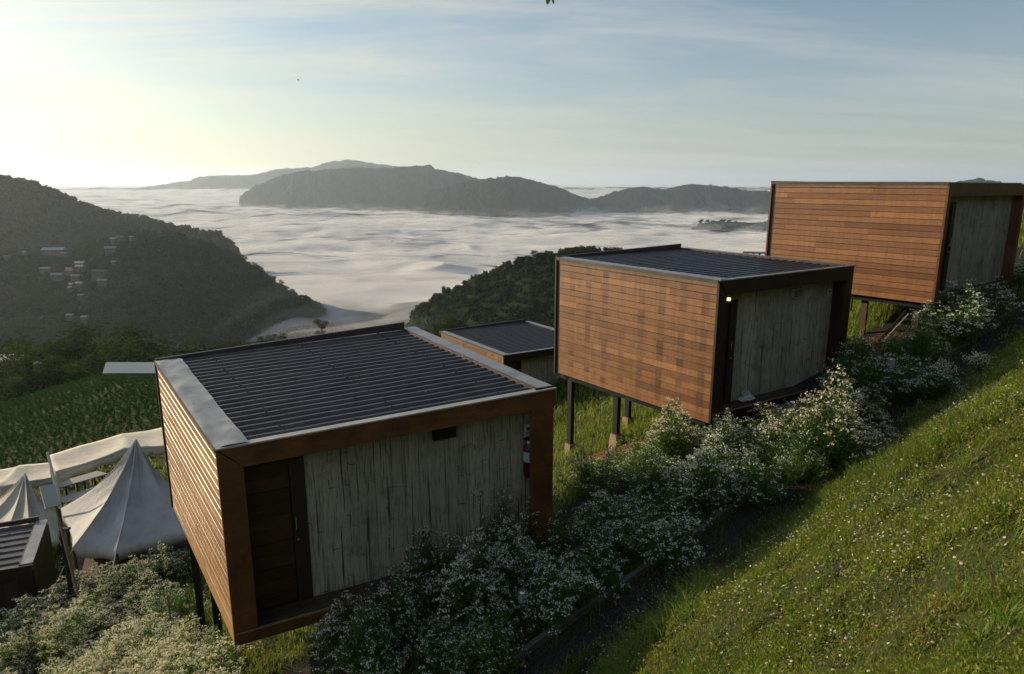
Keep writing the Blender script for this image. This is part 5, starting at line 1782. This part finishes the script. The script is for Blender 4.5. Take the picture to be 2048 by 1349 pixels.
FT = [  # trees standing in or at the edge of the fog, and on the skyline of the hills
    (405, 650, 430, 3, 'lone tree with an open crown in the fog left of centre', 1.1, 13), (392, 664, 400, 0, 'round dark tree left of the lone open-crowned one in the fog', 1.3, 13),
    (432, 682, 290, 0, 'dark treetop just above the near roof edge, leftmost of three', 1.5, 9), (452, 686, 290, 4, 'small middle treetop just above the near roof edge', 1.4, 8), (478, 679, 290, 0, 'broad rightmost treetop just above the near roof edge', 1.7, 9),
    (641, 640, 440, 2, 'tall faint conical tree standing in thin fog', 1.1, 16), (533, 668, 410, 0, 'pale left one of a faint pair of trees in the fog', 1.3, 12), (552, 666, 410, 4, 'pale right one of a faint pair of trees in the fog', 1.3, 12),
    (483, 507, 775, 3, 'open-crowned tree on the skyline of the spur', 1.0, 14), (500, 522, 760, 0, 'round tree right of the open-crowned one on the spur skyline', 1.2, 14), (517, 532, 750, 4, 'lower round tree further down the spur skyline', 1.2, 12),
    (556, 560, 725, 3, 'tall dark tree at the step of the spur above the fog', 1.1, 16), (574, 570, 715, 0, 'round dark tree right of the tall one at the spur step', 1.2, 14), (600, 590, 700, 4, 'tree near the end of the spur', 1.2, 11), (622, 596, 690, 0, 'last dark tree at the tip of the spur', 1.3, 11),
    (1128, 492, 440, 0, 'left of the two big round trees topping the hill beyond the middle cabin', 1.1, 15), (1152, 490, 445, 4, 'right of the two big round trees topping the hill beyond the middle cabin', 1.1, 15), (1172, 498, 440, 0, 'small tree touching the middle cabin roof edge', 1.2, 9),
    (1078, 500, 450, 4, 'rounded tree on the hill crest left of the two big ones', 1.3, 11), (1040, 513, 455, 0, 'broad tree lower on the hill crest', 1.4, 10), (1000, 530, 460, 3, 'thin pointed tree on the middle of the hill crest', 1.0, 11),
    (957, 548, 465, 3, 'open tree half way down the hill crest', 1.0, 12), (937, 560, 468, 4, 'round tree below the open one on the hill crest', 1.1, 10), (890, 575, 472, 2, 'upright tree near the foot of the hill crest', 1.0, 13), (876, 583, 475, 0, 'round tree beside the upright one near the foot of the crest', 1.2, 12), (850, 602, 478, 4, 'lowest leftmost tree of the hill crest', 1.3, 13),
    (862, 655, 110, 3, 'small bare-stemmed tree left of the little lower cabin', 1.0, 3.2), (886, 640, 120, 0, 'dark shrub-like tree behind the little lower cabin', 1.3, 5), (915, 633, 125, 1, 'light green tree behind the little lower cabin roof', 1.5, 6), (880, 650, 90, 1, 'bright little tree at the left corner of the lower cabin', 1.1, 3),
]
for (px, py, d, v, lab, wd, h_) in FT: tree(px, py, d, v, lab, wd, hfix=h_)

# ------------------------------------------------------------------ crop field
def crop_tmpl(seed):
    r = np.random.default_rng(seed)
    n = 26
    th = r.uniform(0, 6.28, n); b = np.stack([0 * th, 0 * th, r.uniform(0.02, 0.3, n)], 1)
    d = np.stack([np.cos(th), np.sin(th), r.uniform(0.2, 1.2, n)], 1)
    V = quad_leaves(b, d, np.stack([-np.sin(th) * 0, 0 * th, 0 * th + 1], 1) + rand_dir(n, r) * 0.3, r.uniform(0.14, 0.30, n), r.uniform(0.04, 0.08, n))
    return V, np.zeros(n, int), tint_of(n, r)


r = np.random.default_rng(77)
rows = []
for n_ in np.arange(-104, -27, 0.62):
    s_ = np.arange(-45, 26, 0.42) + r.uniform(0, .5)
    rows.append(np.stack([s_ + r.normal(0, .06, len(s_)), n_ + 1.5 * np.sin(s_ * 0.06) + r.normal(0, .08, len(s_))], 1))
Q = np.concatenate(rows)
x, y = xy(Q[:, 0], Q[:, 1]); z = near_h(x, y)
px_ = CX + FPX * x / (y * CP - z * SP)
k = visible(x, y, z, 0.08) & (px_ < 420) & ((Q[:, 1] < -33) | (Q[:, 0] < -14)) & (Q[:, 1] > -100)
x, y, z = x[k], y[k], z[k]
print('crop', len(x))
merged('crop', [crop_tmpl(i) for i in range(4)], np.stack([x, y, z], 1), r.uniform(0.75, 1.25, len(x)) * (1 + 0.25 * fbm(x / 8, y / 8, 2)), r.uniform(0, 6.28, len(x)), [M['crop']],
       seed=6, label='rows of dark green crop plants on the field at the left', category='crop')
x, y, z, S, N_ = scatter(200000, -46, 26, -110, -24, lambda x, y, z, S, n: np.where((n > -36) | (n < -97), 0.35, 0.0) * (CX + FPX * x / (y * CP - z * SP) < 420), 17)
me = grass_blades('field_grass', x, y, z, 0.35 + 0 * x, 0.035 + 0.0006 * dist3(x, y, z), 0.6, 9, [M['grass'], M['grass_dry']], 0.15, tint0=0.3)
link('field_grass', me, None, kind='stuff', label='rough grass at the edges of the crop field', category='grass')

# ------------------------------------------------------------------ small things
def pole_at(name, cat, px, py0, py1, rad, m_, lab, lean=(0, 0), t=None, group=None):
    p = hit(px, py0)
    d = math.hypot(p[0], p[1])
    q = at(px + lean[0], py1, d)
    mb = MB(); mid = (p + q) / 2 + np.array([0.01, 0, 0])
    mb.tube([tuple(p - np.array([0, 0, .15])), tuple(mid), tuple(q)], [rad, rad * 0.95, rad * 0.85], 8)
    return mb.build(name, m_, None, label=lab, cat=cat, group=group)


g_ = 'wooden stakes at the foot of the nearest cabin'
pole_at('stake', 'stake', 345, 1290, 1190, 0.018, M['stick'], 'taller grey wooden stake left of the nearest cabin posts', (-10, 0), group=g_)
pole_at('stake', 'stake', 357, 1290, 1245, 0.014, M['stick'], 'short wooden stake just right of the taller one', (-2, 0), group=g_)
g_ = 'thin sticks under the middle cabin'
pole_at('stick', 'stick', 1258, 845, 795, 0.018, M['stick'], 'thin upright stick right of the concrete footed post', (2, 0), group=g_)
pole_at('stick', 'stick', 1178, 940, 880, 0.012, M['stick'], 'thin sapling stick in the gap right of the nearest cabin', (6, 0), group=g_)
pole_at('stick', 'stick', 1192, 945, 905, 0.010, M['stick'], 'shorter sapling stick in the gap right of the nearest cabin', (-3, 0), group=g_)
for (a_, b_, rad, lab) in (((1752, 690), (1812, 622), 0.030, 'dark plank leaning against the right post of the highest cabin'), ((1770, 680), (1818, 628), 0.022, 'pale thin plank leaning beside the dark one under the highest cabin')):
    p = hit(*a_); q = at(b_[0], b_[1], math.hypot(p[0], p[1]) - 0.1)
    mb = MB(); mb.tube([tuple(p), tuple(q)], rad, 4); mb.build('plank', M['weathered'] if rad < .03 else M['post_wood'], None, label=lab, cat='plank', group='planks leaning under the highest cabin')


def corn(px, py, h, lab, seed):
    p = hit(px, py)
    rnd = random.Random(seed)
    root = empty('young_plant', (p[0], p[1], p[2]), rnd.uniform(0, 6), label=lab, cat='plant', group='young broad-leaved plants beside the middle cabin post')
    mb = MB(); mb.tube([(0, 0, -.05), (0.02, 0, h * .5), (0.0, 0.02, h)], [0.02, 0.016, 0.008], 6); mb.build('stem', M['stick'], root)
    for k in range(6):
        th = k * 2.4; z0 = h * (0.3 + 0.11 * k); L = h * rnd.uniform(0.35, 0.55)
        mb = MB()
        P, Fc = [], []
        for i in range(7):
            t = i / 6; w = 0.035 * math.sin(math.pi * min(1, t * 0.9 + 0.1)) + 0.002
            x_, z_ = L * t * 0.7, z0 + L * (t * 0.9 - t * t * 0.7)
            for s_ in (-1, 1): P.append((math.cos(th) * x_ - math.sin(th) * w * s_, math.sin(th) * x_ + math.cos(th) * w * s_, z_))
        for i in range(6): Fc.append((2 * i, 2 * i + 1, 2 * i + 3, 2 * i + 2))
        mb.add(P, Fc, 0.7)
        o = mb.build('leaf', M['leaf_green'], root, smooth_=True, recalc=False)
        a = o.data.attributes.new('tint', 'FLOAT', 'POINT'); a.data.foreach_set('value', [0.8] * len(P))


corn(1150, 885, 0.9, 'pale stalk with drooping leaves left of the footed post', 1)
corn(1198, 855, 1.0, 'taller green stalk between the pale one and the footed post', 2)
corn(1166, 925, 0.5, 'short stalk lowest in the gap right of the nearest cabin', 3)


def post_lamp(px, py, h, lab):
    p = hit(px, py)
    root = empty('garden_lamp', tuple(p), label=lab, cat='garden lamp', group='small garden lamps in the flower border')
    mb = MB(); mb.lathe([(0.0, -0.1), (0.035, -0.1), (0.035, h - 0.17), (0.0, h - 0.17)], n=14); mb.build('post', M['lamp_white'], root, smooth_=False)
    mb = MB(); prof = []
    for k in range(6): prof += [(0.055, h - 0.168 + k * 0.026), (0.068, h - 0.158 + k * 0.026), (0.055, h - 0.146 + k * 0.026)]
    mb.lathe([(0.0, h - 0.169)] + prof + [(0.0, h - 0.01)], n=18); mb.build('shade', M['lamp_white'], root)
    mb = MB(); mb.lathe([(0.0, h - 0.008), (0.075, h - 0.008), (0.06, h + 0.015), (0, h + 0.025)], n=18); mb.build('cap', M['chrome'], root)


post_lamp(1045, 1235, 0.42, 'ribbed white garden lamp among the bushes beside the lower path')
post_lamp(1773, 800, 0.85, 'pale blue-white garden lamp post below the highest cabin')


def sprig(px, py, h, lab, n, seed, m1, m2, cat='flowers', fl=0.02, lean=0.3):
    p = hit(px, py)
    r = np.random.default_rng(seed)
    root = empty('flower_stalks', (p[0], p[1], p[2]), 0, label=lab, cat=cat)
    tip = np.stack([r.normal(lean * h * 0.5, .10, n), r.normal(0, .10, n), h * r.uniform(.75, 1.1, n)], 1)
    b = r.normal(size=(n, 3)) * 0.015; b[:, 2] = -0.02
    mid = b * .5 + tip * .5 + np.array([-0.03, 0, 0.03])
    V = [thin_tube(b, mid, .003), thin_tube(mid, tip, .002)]
    f = np.repeat(tip, 9, 0) + r.normal(size=(n * 9, 3)) * np.array([.05, .05, .03])
    V.append(thin_tube(np.repeat(tip - np.array([0, 0, .05]), 9, 0), f, .0012))
    V = np.concatenate(V); k = len(V) // 4
    link('stem', np_mesh('stem', V, quads(k), [m1], attrs={'tint': ('POINT', tint_of(k, r))}), root)
    d = rand_dir(len(f), r, 1.5)
    V2 = np.concatenate([quad_leaves(f - d * fl / 2, d, rand_dir(len(f), r), fl, fl), quad_leaves(f - d[:, [1, 2, 0]] * fl / 2, d[:, [1, 2, 0]], rand_dir(len(f), r), fl, fl)])
    k = len(V2) // 4
    link('blossom', np_mesh('blossom', V2, quads(k), [m2], attrs={'tint': ('POINT', tint_of(k, r))}), root)


sprig(535, 1348, 0.62, 'thin beige flower stalks leaning right below the nearest cabin door', 16, 1, M['grass_dry'], M['floret_lit_dry'])
sprig(490, 1330, 0.9, 'few pale heads standing at the foot of the nearest cabin corner', 6, 2, M['grass_dry'], M['floret_lit_dry'], lean=0.0)
sprig(1015, 1135, 0.4, 'little pink flowers at the foot of the nearest cabin wall', 12, 3, M['stem'], M['pink'], fl=0.032, lean=0.1)
sprig(950, 1140, 1.3, 'tall white flower stalks against the bamboo wall', 16, 4, M['stem'], M['floret'], lean=0.1)
sprig(1905, 775, 0.45, 'pinkish stalks leaning over the edge of the grass slope', 40, 5, M['grass_dry'], M['floret_lit_dry'], lean=-0.8)
sprig(1960, 760, 0.45, 'pale daisies on the tuft where the grass slope meets the path', 40, 6, M['stem'], M['floret_lit_dry'], lean=-0.5)

# insect in the air and a leafy twig hanging into the top of the view
p = P_(596, 160, 1.9)
ins = empty('insect', tuple(p), label='tiny flying insect with spread wings in front of the sky', cat='insect')
mb = MB(); mb.lathe([(0, -0.0032), (0.0011, -0.002), (0.0014, 0.0), (0.0010, 0.002), (0, 0.0034)], n=8); bo = mb.build('body', M['insect'], ins, smooth_=True); bo.rotation_euler = (0.5, -0.7, 0)
wm = plain('insect_wing', (0.30, 0.27, 0.22), 0.4, 0.1)
for sx in (-1, 1):
    mb = MB(); P = []
    for i in range(8):
        t = i / 7; w = 0.0016 * math.sin(math.pi * (0.15 + 0.8 * t))
        P += [(sx * (0.002 + 0.011 * t), -w, 0.001 + 0.007 * t), (sx * (0.002 + 0.011 * t), w, 0.001 + 0.007 * t + 0.0003)]
    mb.add(P, [(2 * i, 2 * i + 1, 2 * i + 3, 2 * i + 2) for i in range(7)]); mb.build('wing', wm, ins, recalc=False)
tw = empty('twig', tuple(P_(1100, -60, 2.2)), label='leaf tips of an overhanging twig at the very top of the picture', cat='twig')
o0 = P_(1100, -60, 2.2)
mb = MB(); mb.tube([tuple(P_(1160, -420, 2.2) - o0), tuple(P_(1120, -200, 2.2) - o0), tuple(P_(1101, -30, 2.2) - o0)], [.006, .004, .002], 6); mb.build('branch', M['bark'], tw)
for (a_, b_, w) in (((1101, -32), (1095, 9), .022), ((1102, -34), (1107, 8), .014), ((1104, -80), (1080, -20), .02), ((1106, -90), (1140, -30), .02), ((1110, -140), (1085, -95), .022)):
    A_, B_ = P_(a_[0], a_[1], 2.2) - o0, P_(b_[0], b_[1], 2.17) - o0
    mb = MB(); P = []
    for i in range(9):
        t = i / 8; w_ = w * 0.5 * math.sin(math.pi * min(1, 0.06 + 0.9 * t)) ** 0.7; q = A_ * (1 - t) + B_ * t
        P += [(q[0] - w_, q[1], q[2]), (q[0], q[1] + w_ * .3, q[2]), (q[0] + w_, q[1], q[2])]
    mb.add(P, [(3 * i + j, 3 * i + j + 1, 3 * i + j + 4, 3 * i + j + 3) for i in range(8) for j in range(2)])
    o = mb.build('leaf', M['leaf_green'], tw, smooth_=True, recalc=False)
    a = o.data.attributes.new('tint', 'FLOAT', 'POINT'); a.data.foreach_set('value', [0.3] * len(P))





# dead leaves blown on to the near roof and bits caught on the flashing
r = np.random.default_rng(123)
mb = local(C1, MB())
for k in range(46):
    x, y = r.uniform(0.05, 4.4), r.uniform(0.15, 4.3)
    z = H1 + (0.0 if x > 0.38 and x < 4.3 else 0.045)
    a, L_ = r.uniform(0, 6.28), r.uniform(0.012, 0.035)
    dx, dy = math.cos(a) * L_, math.sin(a) * L_
    mb.add([(x - dx, y - dy, z), (x + dy * .4, y - dx * .4, z + .006), (x + dx, y + dy, z + 0.002), (x - dy * .4, y + dx * .4, z + .008)], [(0, 1, 2, 3)], 0.3)
mb.build('fallen_leaves', M['stick'], None, kind='stuff', label='a few dead leaves lying on the nearest cabin roof', cat='leaves')
